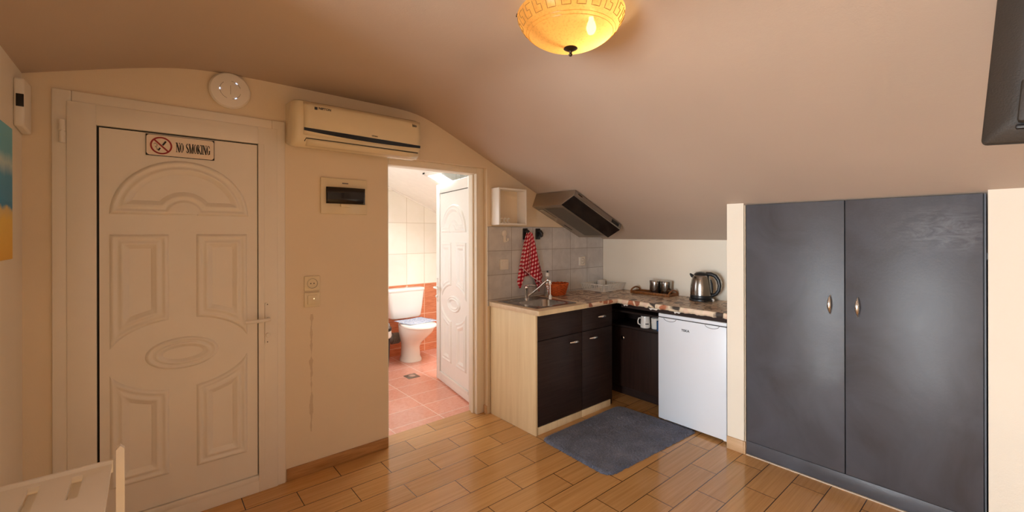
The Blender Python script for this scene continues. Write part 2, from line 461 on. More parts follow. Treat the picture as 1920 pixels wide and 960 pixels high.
def offset_sides(sides, d, n):
    """outline given as polylines; each side is moved inwards by d, trimmed against its neighbours and resampled to n points"""
    flat = [p for sd in sides for p in sd[:-1]]
    area = sum(a[0]*b[1]-b[0]*a[1] for a, b in zip(flat, flat[1:]+flat[:1])); sg = 1 if area > 0 else -1
    off = []
    for sd in sides:
        P = [Vector(p) for p in sd]; q = []
        for k in range(len(P)):
            t_ = (P[min(k+1, len(P)-1)]-P[max(k-1, 0)]).normalized(); q.append(P[k]+Vector((-t_.y, t_.x))*sg*d)
        a = (q[0]-q[1]).normalized(); b = (q[-1]-q[-2]).normalized()
        off.append([q[0]+a*.12]+q+[q[-1]+b*.12])
    def cross(A, B):
        for ia in range(len(A)-2, -1, -1):
            for ib in range(len(B)-1):
                p, r = A[ia], A[ia+1]-A[ia]; u, w = B[ib], B[ib+1]-B[ib]
                den = r.x*w.y-r.y*w.x
                if abs(den) < 1e-12: continue
                e_ = u-p; t1 = (e_.x*w.y-e_.y*w.x)/den; t2 = (e_.x*r.y-e_.y*r.x)/den
                if -1e-6 <= t1 <= 1+1e-6 and -1e-6 <= t2 <= 1+1e-6: return ia, ib, p+r*t1
        return None
    N = len(off); X = [cross(off[k], off[(k+1) % N]) for k in range(N)]
    out = []
    for k in range(N):
        a, b = X[k-1], X[k]
        L = [a[2]]+[off[k][m_] for m_ in range(a[1]+1, b[0]+1)]+[b[2]]
        ln = [0]
        for p, q in zip(L, L[1:]): ln.append(ln[-1]+(q-p).length)
        for m_ in range(n):
            t_ = ln[-1]*m_/n; h = 0
            while h < len(L)-2 and ln[h+1] < t_: h += 1
            f_ = (t_-ln[h])/max(1e-9, ln[h+1]-ln[h]); out.append(L[h].lerp(L[h+1], f_))
    return out

def relief(mb, sides, y0, sg, prof, n=14):
    """stepped moulding following a closed outline in the (u, z) plane; sg*-y is outward"""
    R = []
    for off, h in prof:
        R.append([mb.b.verts.new((p.x, y0-sg*h, p.y)) for p in offset_sides(sides, off, n)])
    for A, B in zip(R, R[1:]):
        m_ = len(A)
        for k in range(m_): mb.b.faces.new((A[k], A[(k+1) % m_], B[(k+1) % m_], B[k]))

def text_mesh(txt, size, M4, mat, name, parent, extrude=.0006, bold=0, xscale=1):
    cu = bpy.data.curves.new(name, 'FONT'); cu.body = txt; cu.size = size; cu.extrude = extrude; cu.align_x = 'CENTER'; cu.align_y = 'CENTER'
    cu.resolution_u = 4; cu.offset = bold
    tmp = bpy.data.objects.new(name+'_tmp', cu); C.objects.link(tmp)
    dg = bpy.context.evaluated_depsgraph_get()
    me = bpy.data.meshes.new_from_object(tmp.evaluated_get(dg)); bpy.data.objects.remove(tmp); bpy.data.curves.remove(cu)
    inv = world_of(parent).inverted() @ M4 @ Matrix.Diagonal((xscale, 1, 1, 1))
    me.transform(inv)
    vs = me.vertices; c = Vector(((min(v.co[i] for v in vs)+max(v.co[i] for v in vs))/2 for i in range(3)))
    me.transform(Matrix.Translation(-c)); me.name = name; me.materials.clear(); me.materials.append(mat)
    o = bpy.data.objects.new(name, me); C.objects.link(o); o.parent = parent; o.location = c
    return o
def face_mat(origin, right, up):
    r, u = Vector(right).normalized(), Vector(up).normalized(); n = r.cross(u)
    m = Matrix((r, u, n)).transposed().to_4x4(); m.translation = Vector(origin); return m
def arc(cx, cz, rx, rz, a0, a1, n): return [(cx+rx*math.cos(math.radians(a0+(a1-a0)*i/n)), cz+rz*math.sin(math.radians(a0+(a1-a0)*i/n))) for i in range(n+1)]
def rrect(x0, y0, x1, y1, r, n=6):
    return arc(x1-r, y1-r, r, r, 0, 90, n)+arc(x0+r, y1-r, r, r, 90, 180, n)+arc(x0+r, y0+r, r, r, 180, 270, n)+arc(x1-r, y0+r, r, r, 270, 360, n)

# ------------------------------------------------------------------ the setting
XL, XK, YW, YB, XW = -.428, 3.705, 2.90, -2.4, 3.115       # left wall, knee wall, door wall, wall behind, wardrobe front
WT = 3.06                                                   # bathroom side of the door wall
def zslope(x): return 1.447+.4427*(XK-x)
def ceil_profile():
    pts = []
    xs = [-3.65, -1.6, -1.0]+[-.7+(XK+.15+.7)*i/90 for i in range(91)]
    for x in xs:
        # smooth minimum of three planes: left fall, flat, right slope
        a = max(2.1, 2.41+.31*(x-.16)); b = 2.41-.008*max(0, x-.5); c = zslope(x)
        kk = .028
        z = -kk*math.log(math.exp(-(a-2)/kk)+math.exp(-(b-2)/kk)+math.exp(-(c-2)/kk))+2
        pts.append((x, z))
    return pts
CP = ceil_profile()
def ceil_z(x):
    for (x0, z0), (x1, z1) in zip(CP, CP[1:]):
        if x0 <= x <= x1: return z0+(z1-z0)*(x-x0)/(x1-x0)
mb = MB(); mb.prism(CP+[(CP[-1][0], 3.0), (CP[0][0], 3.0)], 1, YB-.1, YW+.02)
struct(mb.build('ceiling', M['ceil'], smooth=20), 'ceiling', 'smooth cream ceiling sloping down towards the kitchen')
mb = MB(); mb.box((-3.65, YB-.1, -.12), (XK+.15, WT, 0)); struct(mb.build('floor', M['floor'], smooth=0), 'floor', 'glossy wood-look plank tiles laid staggered')
# door wall with the two openings
DX0, DX1, DZ = -.335, .640, 2.18          # entrance opening incl. casing
BX0, BX1, BZ = 1.296, 2.172, 2.053        # bathroom opening
mb = MB()
mb.box((XL-.15, YW, 0), (DX0, WT, 2.45)); mb.box((DX0, YW, DZ), (DX1, WT, 2.45)); mb.box((DX1, YW, 0), (BX0, WT, 2.45))
mb.box((BX0, YW, BZ), (BX1, WT, 2.45)); mb.box((BX1, YW, 0), (XK+.15, WT, 2.45))
struct(mb.build('wall_back', M['wall'], smooth=0), 'wall', 'cream plaster wall holding both white doors')
WX, WY0, WY1, WZ0, WZ1 = -3.4, -.35, 1.38, .08, 2.02
mb = MB(); mb.box((XL-.12, 1.42, 0), (XL, YW, 2.5))  # unseen near end drawn out to shield stand and door wall from window light
struct(mb.build('wall_left', M['paint'], smooth=0), 'wall', 'cream wall stub at the hinge side of the entrance door')
mb = MB(); mb.box((WX-.12, 1.42, 0), (XL-.12, 1.54, 2.5)); struct(mb.build('wall_alcove', M['bounce_wall'], smooth=0), 'wall')
mb = MB()
mb.box((WX-.12, YB-.1, 0), (WX, WY0, 2.5)); mb.box((WX-.12, WY1, 0), (WX, 1.42, 2.5)); mb.box((WX-.12, WY0, 0), (WX, WY1, WZ0)); mb.box((WX-.12, WY0, WZ1), (WX, WY1, 2.5))
struct(mb.build('wall_window', M['bounce_wall'], smooth=0), 'wall', 'cream wall with the balcony window')
mb = MB(); mb.box((WX-.12, YB-.2, 0), (XK+.15, YB, 2.6)); struct(mb.build('wall_front', M['bounce_wall'], smooth=0), 'wall', 'cream wall facing the doors')
mb = MB(); mb.box((XK, 1.30, 0), (XK+.12, YW, 1.6)); struct(mb.build('wall_right', M['paint'], smooth=0), 'wall', 'low cream knee wall behind the worktop')
def under_slope(mb, x0, x1, y0, y1):
    mb.prism([(x0, 0), (x1, 0), (x1, zslope(x1)+.02), (x0, zslope(x0)+.02)], 1, y0, y1)
mb = MB(); under_slope(mb, XW, XK+.1, 1.242, 1.353)
struct(mb.build('wall_kitchen_end', M['paint'], smooth=0), 'wall', 'narrow cream wall end between the white fridge and the dark wardrobe')
mb = MB(); under_slope(mb, XW-.004, XK+.1, -2.4, .118)
struct(mb.build('wall_wardrobe_end', M['paint'], smooth=0), 'wall', 'cream wall strip at the far side of the dark wardrobe, under the television')
# kitchen tile band on the door wall
mb = MB()
xt = 3.443
mb.prism([(2.1745, .90), (XK, .90), (XK, zslope(XK)-.002), (xt, 1.565), (2.1745, 1.565)], 1, YW-.006, YW)
struct(mb.build('wall_tiles_kitchen', M['kitchen_tile'], smooth=0), 'wall tiles', 'grey square tiles above the sink worktop')
# skirting
def skirt(name, lo, hi, m, label):
    b = MB(); b.box(lo, hi, .003); struct(b.build(name, m), 'baseboard', label)
skirt('baseboard_back', (DX1+.006, YW-.011, 0), (BX0, YW, .075), M['skirt'], 'wood-look skirting tile between the two doors')
skirt('baseboard_jamb', (BX1-.011, YW+.004, 0), (BX1, YW+.042, .068), M['skirt_pale'], 'short skirting piece beside the bathroom door frame')
b = MB(); b.box((XW-.014, 1.242, 0), (XW, 1.353, .085), .003); b.box((XW-.014, 1.229, 0), (XW+.012, 1.242, .085), .003)
struct(b.build('baseboard_kitchen_end', M['skirt_pale']), 'baseboard', 'wood-look skirting around the narrow wall end by the fridge')
# casing of the entrance door (door 1): flat cream architrave
mb = MB()
mb.box((DX0, YW-.014, 0), (-.27, YW+.1, DZ), .005); mb.box((.57, YW-.014, 0), (DX1, YW+.1, DZ), .005); mb.box((-.27, YW-.014, 2.10), (.57, YW+.1, DZ), .005)
struct(mb.build('trim_1', M['door_white']), 'door casing', 'white casing around the entrance door')
mb = MB(); mb.box((DX0-.02, WT-.02, 0), (DX1+.02, WT, DZ+.05)); struct(mb.build('wall_landing', M['paint'], smooth=0), 'wall')
# bathroom shell
BW = 5.02; BXL, BXR = .85, 3.3
def zb(x): return 2.092-.43*(x-2.247)
mb = MB(); mb.box((BXL-.1, WT, -.12), (BXR+.1, BW+.1, -.001)); struct(mb.build('floor_bathroom', M['bath_floor'], smooth=0), 'floor', 'terracotta bathroom floor tiles with pale joints')
mb = MB(); mb.box((BXL-.1, BW, .868), (BXR+.1, BW+.1, 2.8)); struct(mb.build('wall_bathroom_back', M['bath_white'], smooth=0), 'wall', 'white tiled bathroom wall behind the toilet')
mb = MB(); mb.box((BXL-.1, BW-.002, 0), (BXR+.1, BW+.1, .868)); struct(mb.build('wall_bathroom_dado', M['bath_red'], smooth=0), 'wall', 'terracotta tiled lower bathroom wall behind the toilet')
mb = MB(); mb.box((BXL-.1, WT, 0), (BXL, 3.35, 2.9)); mb.box((BXL-.1, 4.55, 0), (BXL, BW, 2.9)); mb.box((BXL-.1, 3.35, 0), (BXL, 4.55, .92)); mb.box((BXL-.1, 3.35, 1.92), (BXL, 4.55, 2.9)); struct(mb.build('wall_bathroom_left', M['bath_side'], smooth=0), 'wall')
mb = MB(); mb.box((BXR, WT, 0), (BXR+.1, BW, 2.4)); struct(mb.build('wall_bathroom_right', M['bath_side'], smooth=0), 'wall')
# white strip where the tiles stop under the sloping bathroom ceiling
SX0, SX1, SY0, SY1 = 2.16, 2.62, 3.25, 3.98                # skylight
def slab(mb, x0, x1, y0, y1, off=0, th=.1):
    mb.prism([(x0, zb(x0)+off), (x1, zb(x1)+off), (x1, zb(x1)+off+th), (x0, zb(x0)+off+th)], 1, y0, y1)
mb = MB()
slab(mb, BXL-.1, SX0, WT, BW); slab(mb, SX1, BXR+.1, WT, BW); slab(mb, SX0, SX1, WT, SY0); slab(mb, SX0, SX1, SY1, BW)
struct(mb.build('ceiling_bathroom', M['bath_side'], smooth=0), 'ceiling', 'white sloping bathroom ceiling with a skylight')
mb = MB(); slab(mb, 2.0, BXR, BW-.012, BW, -.022, .022)
struct(mb.build('trim_bathroom', M['bath_side'], smooth=0), 'trim')
w = thing('window_1', 'white framed skylight in the bathroom ceiling', 'window', (2.39, 3.6, zb(2.39)), kind='structure')
mb = MB(); slab(mb, SX0, SX0+.04, SY0, SY1, -.015, .08); slab(mb, SX1-.04, SX1, SY0, SY1, -.015, .08); slab(mb, SX0, SX1, SY0, SY0+.04, -.015, .08); slab(mb, SX0, SX1, SY1-.04, SY1, -.015, .08)
mb.build('window_frame', M['white'], w)
mb = MB(); slab(mb, SX0+.04, SX1-.04, SY0+.04, SY1-.04, .04, .004); mb.build('window_pane', M['glass'], w)
w = thing('window_3', 'white framed window in the bathroom side wall', 'window', (BXL, 3.95, .92), kind='structure')
mb = MB(); mb.box((BXL-.08, 3.35, .92), (BXL-.03, 3.39, 1.92), .003); mb.box((BXL-.08, 4.51, .92), (BXL-.03, 4.55, 1.92), .003); mb.box((BXL-.08, 3.39, .92), (BXL-.03, 4.51, .96), .003); mb.box((BXL-.08, 3.39, 1.88), (BXL-.03, 4.51, 1.92), .003)
mb.build('window_frame', M['white'], w)
mb = MB(); mb.box((BXL-.06, 3.39, .96), (BXL-.056, 4.51, 1.88)); mb.build('window_pane', M['glass'], w)
w = thing('window_2', 'tall white balcony window beside the viewer', 'window', (WX, .5, WZ0), kind='structure')
mb = MB()
for y0, y1 in ((WY0, WY0+.06), (WY1-.06, WY1), ((WY0+WY1)/2-.04, (WY0+WY1)/2+.04)): mb.box((WX-.09, y0, WZ0), (WX-.02, y1, WZ1), .004)
for z0, z1 in ((WZ0, WZ0+.06), (WZ1-.06, WZ1)): mb.box((WX-.09, WY0, z0), (WX-.02, WY1, z1), .004)
mb.build('window_frame', M['white'], w)
mb = MB(); mb.box((WX-.06, WY0+.06, WZ0+.06), (WX-.055, WY1-.06, WZ1-.06)); mb.build('window_pane', M['glass'], w)

# ------------------------------------------------------------------ doors
MOULD = [(0, 0), (.007, .010), (.013, .013), (.019, .012), (.025, .006), (.033, .005), (.041, .012), (.047, .014), (.053, .012), (.061, .004), (.070, .002), (.072, -.0005)]
def leaf(parent, w, h, sg, m, handle_u, hinge=True):
    """panelled plastic door leaf; local x from the hinge, z up, front at y = 0 facing -sg*y"""
    kx, kz = w/.884, h/2.13
    Y = lambda d: -sg*d
    a, b_, c, d_ = .102*kx, .784*kx, .10*kz, 2.03*kz
    mb = MB()
    def bx(u0, u1, z0, z1, f, bk, bev=.004): mb.box((u0, min(Y(f), Y(bk)), z0), (u1, max(Y(f), Y(bk)), z1), bev)
    bx(0, a, 0, h, 0, -.05); bx(b_, w, 0, h, 0, -.05); bx(a-.002, b_+.002, d_, h, 0, -.05); bx(a-.002, b_+.002, 0, c, 0, -.05)
    bx(b_-.001, b_+.03*kx, c-.03, d_, .004, 0, .003); bx(a, b_-.0015, c-.03, c, .004, 0, .003)
    mb.build('leaf_frame', m, parent, True)
    mb = MB(); bx = lambda u0, u1, z0, z1, f, bk, bev=0: mb.box((u0, min(Y(f), Y(bk)), z0), (u1, max(Y(f), Y(bk)), z1), bev)
    bx(a, b_, c, d_, -.022, -.04); mb.build('gasket', M['black_gap'], parent, True)
    mb = MB(); p0 = .006
    bx = lambda u0, u1, z0, z1, f, bk, bev=0: mb.box((u0, min(Y(f), Y(bk)), z0), (u1, max(Y(f), Y(bk)), z1), bev)
    bx(a+.009*kx, b_-.005*kx, c+.004, d_-.008, -p0, -.03)
    y0 = Y(-p0)+Y(.0002)
    cu = .44
    sc = lambda pts: [(u*kx, z*kz) for u, z in pts]
    prof = MOULD if kx > .9 else [(o*kx, q) for o, q in MOULD]
    zb0 = 1.604
    R0 = arc(cu, zb0, .294, .288, 0, 180, 40); r0 = .055
    notch = arc(cu, zb0, r0, .052, 180, 0, 16)
    relief(mb, [sc(R0), sc([(cu-.294, zb0), (cu-r0, zb0)]), sc(notch), sc([(cu+r0, zb0), (cu+.294, zb0)])], y0, sg, prof, 24)
    oc = (.434, .876); ea, eb = .305, .186
    def ez(u, s): return oc[1]+s*eb*math.sqrt(max(0, 1-((u-oc[0])/ea)**2))
    def curve(u0, u1, s, n=12): return [(u0+(u1-u0)*i/n, ez(u0+(u1-u0)*i/n, s)) for i in range(n+1)]
    for u0, u1 in ((.147, .375), (.491, .727)):
        cb = curve(u0, u1, 1)
        relief(mb, [sc([(u1, 1.503), (u0, 1.503)]), sc([(u0, 1.503), cb[0]]), sc(cb), sc([cb[-1], (u1, 1.503)])], y0, sg, prof)
        cb = curve(u0, u1, -1)[::-1]
        relief(mb, [sc([(u0, .254), (u1, .254)]), sc([(u1, .254), cb[0]]), sc(cb), sc([cb[-1], (u0, .254)])], y0, sg, prof)
    el = arc(oc[0], oc[1], .156, .083, 0, 360, 48); q4 = 12
    R = []
    for off, h in prof:
        o2 = off*.8
        R.append([mb.b.verts.new((kx*u, y0-sg*h, kz*z)) for u, z in arc(oc[0], oc[1], .156-o2*1.25, .083-o2*.9, 0, 352.5, 47)])
    for A, B in zip(R, R[1:]):
        for k in range(48): mb.b.faces.new((A[k], A[(k+1) % 48], B[(k+1) % 48], B[k]))
    mb.build('door_panel', m, parent, True, smooth=50)
    # handle set
    hu = handle_u; inward = -1 if hu > w/2 else 1
    hz = 1.006*kz
    hp = thing('handle_set', None, None, (hu, 0, 0)); hp.parent = parent
    mb = MB()
    pts = [(hu-.012, hz-.149), (hu+.012, hz-.149), (hu+.012, hz+.097), (hu-.012, hz+.097)]
    mb.prism([(q[0], q[1]) for q in arc(hu, hz-.137, .013, .012, 180, 360, 8)+arc(hu, hz+.085, .013, .012, 0, 180, 8)], 1, Y(0), Y(.008))
    for i in range(len(mb.b.verts)): pass
    o = mb.build('plate', m, parent, True); o.name = 'handle_plate'
    bpy.data.objects.remove(hp)
    mb = MB(); mb.tube([(hu+.004, Y(.006), hz), (hu+.004, Y(.035), hz), (hu+.004+inward*.012, Y(.044), hz), (hu+inward*.05, Y(.046), hz-.001), (hu+inward*.118, Y(.044), hz-.001)], [.011, .010, .0105, .011, .009], 12)
    mb.build('handle', m, parent, True)
    mb = MB(); mb.lathe([(.0135, 0), (.0135, .012), (.012, .014), (0, .014)], (hu+.003, Y(.006), hz-.094), 20, 'Y', mat=Matrix.Diagonal((1, sg, 1))); mb.build('lock_knob', m, parent, True)
    for dz in (-.135, .085):
        mb = MB(); mb.lathe([(.003, 0), (.003, .0015), (0, .0015)], (hu, Y(.008), hz+dz), 10, 'Y', mat=Matrix.Diagonal((1, sg, 1))); mb.build('screw', M['ink'], parent, True)
    if hinge:
        for z in (1.982*kz, .22*kz):
            mb = MB(); mb.lathe([(.011, -.053), (.011, -.003), (.008, -.002), (.008, .002), (.011, .003), (.011, .053)], (-.012, Y(.012), z), 14)
            mb.box((-.012, min(Y(.006), Y(.02)), z-.05), (.012, max(Y(.006), Y(.02)), z+.05), .003) if False else None
            mb.build('hinge', m, parent, True)

d1 = thing('door_1', 'closed white entrance door with moulded panels below the no smoking sign', 'door', (-.287, 2.88, 0), kind='structure')
leaf(d1, .884, 2.13, 1, M['door_white'], .828)
ang = math.radians(80.46)
d2 = thing('door_2', 'white bathroom door standing open against the light', 'door', (2.157, 3.085, .012), ang, kind='structure')
leaf(d2, .885, 2.0, -1, M['bath_door'], .84)
# frame of the bathroom door
mb = MB()
mb.box((2.098, 2.946, 0), (BX1, WT+.005, BZ), .003); mb.box((BX0, 2.946, 0), (1.324, WT+.005, BZ), .003); mb.box((1.324, 2.946, 2.003), (2.098, WT+.005, BZ), .003)
mb.box((2.085, 2.985, 0), (2.1, 3.02, 2.0), .002)
struct(mb.build('trim_2', M['paint']), 'door frame', 'cream frame inside the bathroom doorway')

# ------------------------------------------------------------------ things on the door wall
# no smoking sign
sx0, sx1, sz0, sz1 = -.004, .285, 1.909, 2.017
sg_ = thing('no_smoking_sign', 'rectangular NO SMOKING sign stuck at the top of the entrance door', 'sign', (.14, 2.88, sz0))
ys = 2.8865
mb = MB(); mb.prism(rrect(sx0, sz0, sx1, sz1, .002, 2), 1, 2.879, ys); mb.build('sign_border', M['ink'], sg_)
mb = MB(); mb.prism(rrect(sx0+.0025, sz0+.0025, sx1-.0025, sz1-.0025, .014, 6), 1, 2.8785, 2.8795); mb.build('sign_plate', M['sign'], sg_)
yf = 2.8785
def ring(mb, cx, cz, ro, ri, y0, y1, n=40):
    A = [(cx+math.cos(2*PI*k/n)*ro, cz+math.sin(2*PI*k/n)*ro) for k in range(n)]; B = [(cx+math.cos(2*PI*k/n)*ri, cz+math.sin(2*PI*k/n)*ri) for k in range(n)]
    v = [[mb.b.verts.new((p[0], y, p[1])) for p in P] for P, y in ((A, y1), (A, y0), (B, y0), (B, y1))]
    for q in range(4):
        P, Q = v[q], v[(q+1) % 4]
        for k in range(n): mb.b.faces.new((P[k], P[(k+1) % n], Q[(k+1) % n], Q[k]))
def stroke(mb, pts, w, y0, y1):
    for (x0, z0), (x1, z1) in zip(pts, pts[1:]):
        d = Vector((x1-x0, z1-z0)); L = d.length
        if L < 1e-6: continue
        n = Vector((-d.y, d.x))/L*w/2
        mb.prism([(x0+n.x, z0+n.y), (x0-n.x, z0-n.y), (x1-n.x, z1-n.y), (x1+n.x, z1+n.y)], 1, y0, y1)
cx, cz = .0575, 1.962
mb = MB(); ring(mb, cx, cz, .045, .0375, yf-.0006, yf+.0002); q = .0405/math.sqrt(2); stroke(mb, [(cx-q, cz+q), (cx+q, cz-q)], .0075, yf-.0007, yf); mb.build('prohibition_ring', M['red'], sg_)
mb = MB()
stroke(mb, [(cx+.006, cz+.002), (cx+.019, cz+.024)], .0075, yf-.0005, yf)
stroke(mb, [(cx-.012, cz-.026), (cx-.004, cz-.012)], .007, yf-.0005, yf)
stroke(mb, [(cx-.03, cz+.006), (cx-.024, cz+.011), (cx-.016, cz+.003), (cx-.018, cz-.006), (cx-.024, cz-.006), (cx-.014, cz-.021), (cx-.019, cz-.022)], .0018, yf-.0005, yf)
mb.build('cigarette_symbol', M['ink'], sg_)
# serif capitals from strokes (thick and thin)
def serif_text(word, x, z, h, adv, y0, y1, mb):
    T, t_ = h*.17, h*.065
    def S(p, w): stroke(mb, p, w, y0, y1)
    def sf(cx, cz, w=h*.2): S([(cx-w/2, cz), (cx+w/2, cz)], h*.05)
    for ch in word:
        wd = {'N': .50, 'O': .46, 'S': .40, 'M': .60, 'K': .52, 'I': .24, 'G': .48, ' ': .26}[ch]*h
        L, R, B_, U = x, x+wd, z, z+h
        e = h*.025
        if ch == 'N': S([(L+.08*h, B_), (L+.08*h, U)], t_); S([(R-.07*h, B_), (R-.07*h, U)], t_); S([(L+.07*h, U), (R-.07*h, B_)], T); sf(L+.08*h, B_+e); sf(L+.03*h, U-e); sf(R-.07*h, U-e)
        if ch == 'M': S([(L+.07*h, B_), (L+.07*h, U)], t_); S([(R-.1*h, B_), (R-.1*h, U)], T*.9); S([(L+.08*h, U), ((L+R)/2-.01*h, B_)], T*.9); S([((L+R)/2-.01*h, B_), (R-.1*h, U)], t_); sf(L+.07*h, B_+e); sf(R-.1*h, B_+e); sf(L+.05*h, U-e); sf(R-.06*h, U-e)
        if ch == 'K': S([(L+.11*h, B_), (L+.11*h, U)], T); S([(L+.14*h, z+.42*h), (R-.06*h, U)], t_); S([(L+.2*h, z+.52*h), (R-.04*h, B_)], T*.9); sf(L+.11*h, B_+e); sf(L+.11*h, U-e); sf(R-.06*h, U-e); sf(R-.05*h, B_+e)
        if ch == 'I': S([((L+R)/2, B_), ((L+R)/2, U)], T); sf((L+R)/2, B_+e); sf((L+R)/2, U-e)
        if ch in 'OG':
            a0, a1 = (0, 360) if ch == 'O' else (48, 335)
            n = 28; rx, rz = wd*.40, h*.5
            prev = None
            for i in range(n+1):
                a = math.radians(a0+(a1-a0)*i/n); ca, sa = math.cos(a), math.sin(a)
                wv = t_+(T-t_)*abs(ca)**1.3
                o_ = ((L+R)/2+ca*rx+ca*wv/2*.7, z+h/2+sa*(rz-t_/2)+sa*t_/2); i_ = ((L+R)/2+ca*rx-ca*wv/2*1.2, z+h/2+sa*(rz-t_/2)-sa*t_/2)
                if prev: mb.prism([prev[0], o_, i_, prev[1]], 1, y0, y1)
                prev = (o_, i_)
            if ch == 'G': S([(R-.1*h, z+.05*h), (R-.1*h, z+.45*h)], T*.85); sf(R-.1*h, z+.44*h, h*.22); S([(R-.1*h, z+.7*h), (R-.1*h, z+.93*h)], t_)
        if ch == 'S':
            pts = [(R-.07*h, z+.78*h), (R-.12*h, z+.93*h), ((L+R)/2, U-.02*h), (L+.08*h, z+.86*h), (L+.06*h, z+.72*h), (L+.14*h, z+.58*h), (R-.12*h, z+.42*h), (R-.06*h, z+.28*h), (R-.08*h, z+.13*h), ((L+R)/2, B_+.02*h), (L+.1*h, z+.08*h), (L+.05*h, z+.24*h)]
            ws = [t_, t_, t_, T*.7, T*.9, T, T, T*.9, T*.7, t_, t_]
            for a, b, w_ in zip(pts, pts[1:], ws): S([a, b], w_)
        x = R+adv
mb = MB(); serif_text('NO SMOKING', .118, 1.936, .050, .0006, yf-.0005, yf, mb)
lo = min(v.co.x for v in mb.b.verts); hi = max(v.co.x for v in mb.b.verts)
for v in mb.b.verts: v.co.x = .116+(v.co.x-lo)*(.150)/(hi-lo)
mb.build('sign_lettering', M['ink'], sg_, smooth=0)

# round access point
ap = thing('access_point', 'round white disc unit with three tiny lights above the entrance door', 'wireless access point', (.359, YW, 2.31))
mb = MB(); mb.lathe([(.06, 0), (.094, .004), (.100, .012), (.099, .022), (.092, .030), (.06, .036), (0, .037)], (.359, YW, 2.31), 48, 'Y'); mb.build('housing', M['white'], ap)
mb = MB()
for a0, a1 in ((130, 250), (280, 345), (20, 85)):
    mb.tube([(.359+.05*math.cos(math.radians(a0+(a1-a0)*i/12)), YW-.0365, 2.31+.05*math.sin(math.radians(a0+(a1-a0)*i/12))) for i in range(13)], .0009, 6)
mb.tube([(.359, YW-.0372, 2.285), (.359, YW-.0372, 2.335)], .0008, 6)
mb.build('groove', M['grey_pipe'], ap)
for a in (55, 180, 300):
    r0, r1 = .045, .055; ca, sa = math.cos(math.radians(a)), math.sin(math.radians(a)); tx, tz = -sa, ca
    mb = MB(); mb.tube([(.359+ca*.05-tx*.005, YW-.0372, 2.31+sa*.05-tz*.005), (.359+ca*.05+tx*.005, YW-.0372, 2.31+sa*.05+tz*.005)], .0019, 8); mb.build('indicator_light', M['led'], ap)

# air conditioner
ac = thing('air_conditioner', 'ivory wall-mounted split air conditioner with dark stripe above the bathroom doorway', 'air conditioner', (1.06, YW, 2.02))
X0, X1 = .645, 1.465
def acprof(s=1):
    return [(YW, 2.05), (YW-.09, 2.022), (YW-.14, 2.026), (YW-.168, 2.045), (YW-.180, 2.075), (YW-.1865, 2.12), (YW-.191, 2.18), (YW-.188, 2.25), (YW-.178, 2.282), (YW-.155, 2.293), (YW, 2.30)]
mb = MB()
base = acprof()
def shrink(pr, k, dz=0):
    c = (YW, 2.16); return [(c[0]+(y-c[0])*k, c[1]+(z-c[1])*(.5+.5*k)) for y, z in pr]
rings = []
for x, k in ((X0, .80), (X0+.004, .90), (X0+.014, .965), (X0+.035, 1), (X1-.035, 1), (X1-.014, .965), (X1-.004, .90), (X1, .80)):
    rings.append([(x, y, z) for y, z in shrink(base, k)])
mb.loft(rings); mb.build('casing', M['ac'], ac, smooth=40)
def acy(z, x=None):
    return acy0(z)-(0 if x is None else .013*4*max(0, (x-.70)/.752*(1-(x-.70)/.752)))
def acy0(z):
    pr = base
    for (y0, z0), (y1, z1) in zip(pr[2:], pr[3:]):
        if z0 <= z <= z1: return y0+(y1-y0)*(z-z0)/(z1-z0)
    return YW-.192
mb = MB()
P = []
xa, xb = .70, 1.452
for i in range(9):
    z = 2.085+(2.278-2.085)*i/8
    P.append([(xa+(xb-xa)*j/24, acy(z, xa+(xb-xa)*j/24)-.004, z) for j in range(25)])
mb.grid(P); o = mb.build('front_panel', M['ac'], ac); md = o.modifiers.new('thick', 'SOLIDIFY'); md.thickness = .004; md.offset = 0
mb = MB(); P = []
for j in range(25):
    u = j/24; x = xa+(xb-xa)*u; bow = 4*u*(1-u)
    zc = 2.118-.012*u-.008*bow; hh = .0085+.0055*bow
    P.append([(x, acy(zc+e, x)-.0075, zc+e) for e in (-hh, -hh/3, hh/3, hh)])
mb.grid(P); mb.build('stripe', M['navy'], ac)
mb = MB(); P = [(x, acy(z)-.001, z) for x, z in ((.708, 2.050), (.716, 2.068), (.9, 2.068), (1.2, 2.067), (1.44, 2.066))]
mb.tube(P, .0028, 6); mb.build('louver_gap', M['black_gap'], ac)
mb = MB(); mb.grid([[(xa+.02+(xb-xa-.03)*j/10, acy(z)-.002, z) for j in range(11)] for z in (2.029, 2.036, 2.045, 2.055, 2.062)]); o = mb.build('louver', M['ac'], ac); md = o.modifiers.new('thick', 'SOLIDIFY'); md.thickness = .003; md.offset = 0
F = lambda x, z: face_mat((x, acy(z, x)-.0078, z), (1, 0, 0), (0, -.03, 1))
text_mesh('NIPTON', .019, F(.815, 2.248), M['grey_ink'], 'maker_lettering', ac, bold=.0004)
mb = MB(); mb.box((.757, acy(2.25, .765)-.0088, 2.238), (.773, acy(2.25, .765)-.005, 2.254), .0006); mb.build('maker_mark', M['grey_ink'], ac)
text_mesh('bio', .026, F(1.405, 2.245), M['grey_ink'], 'model_lettering', ac, bold=.0005)
text_mesh('climate', .014, F(1.12, 2.132), M['grey_ink'], 'small_lettering', ac)

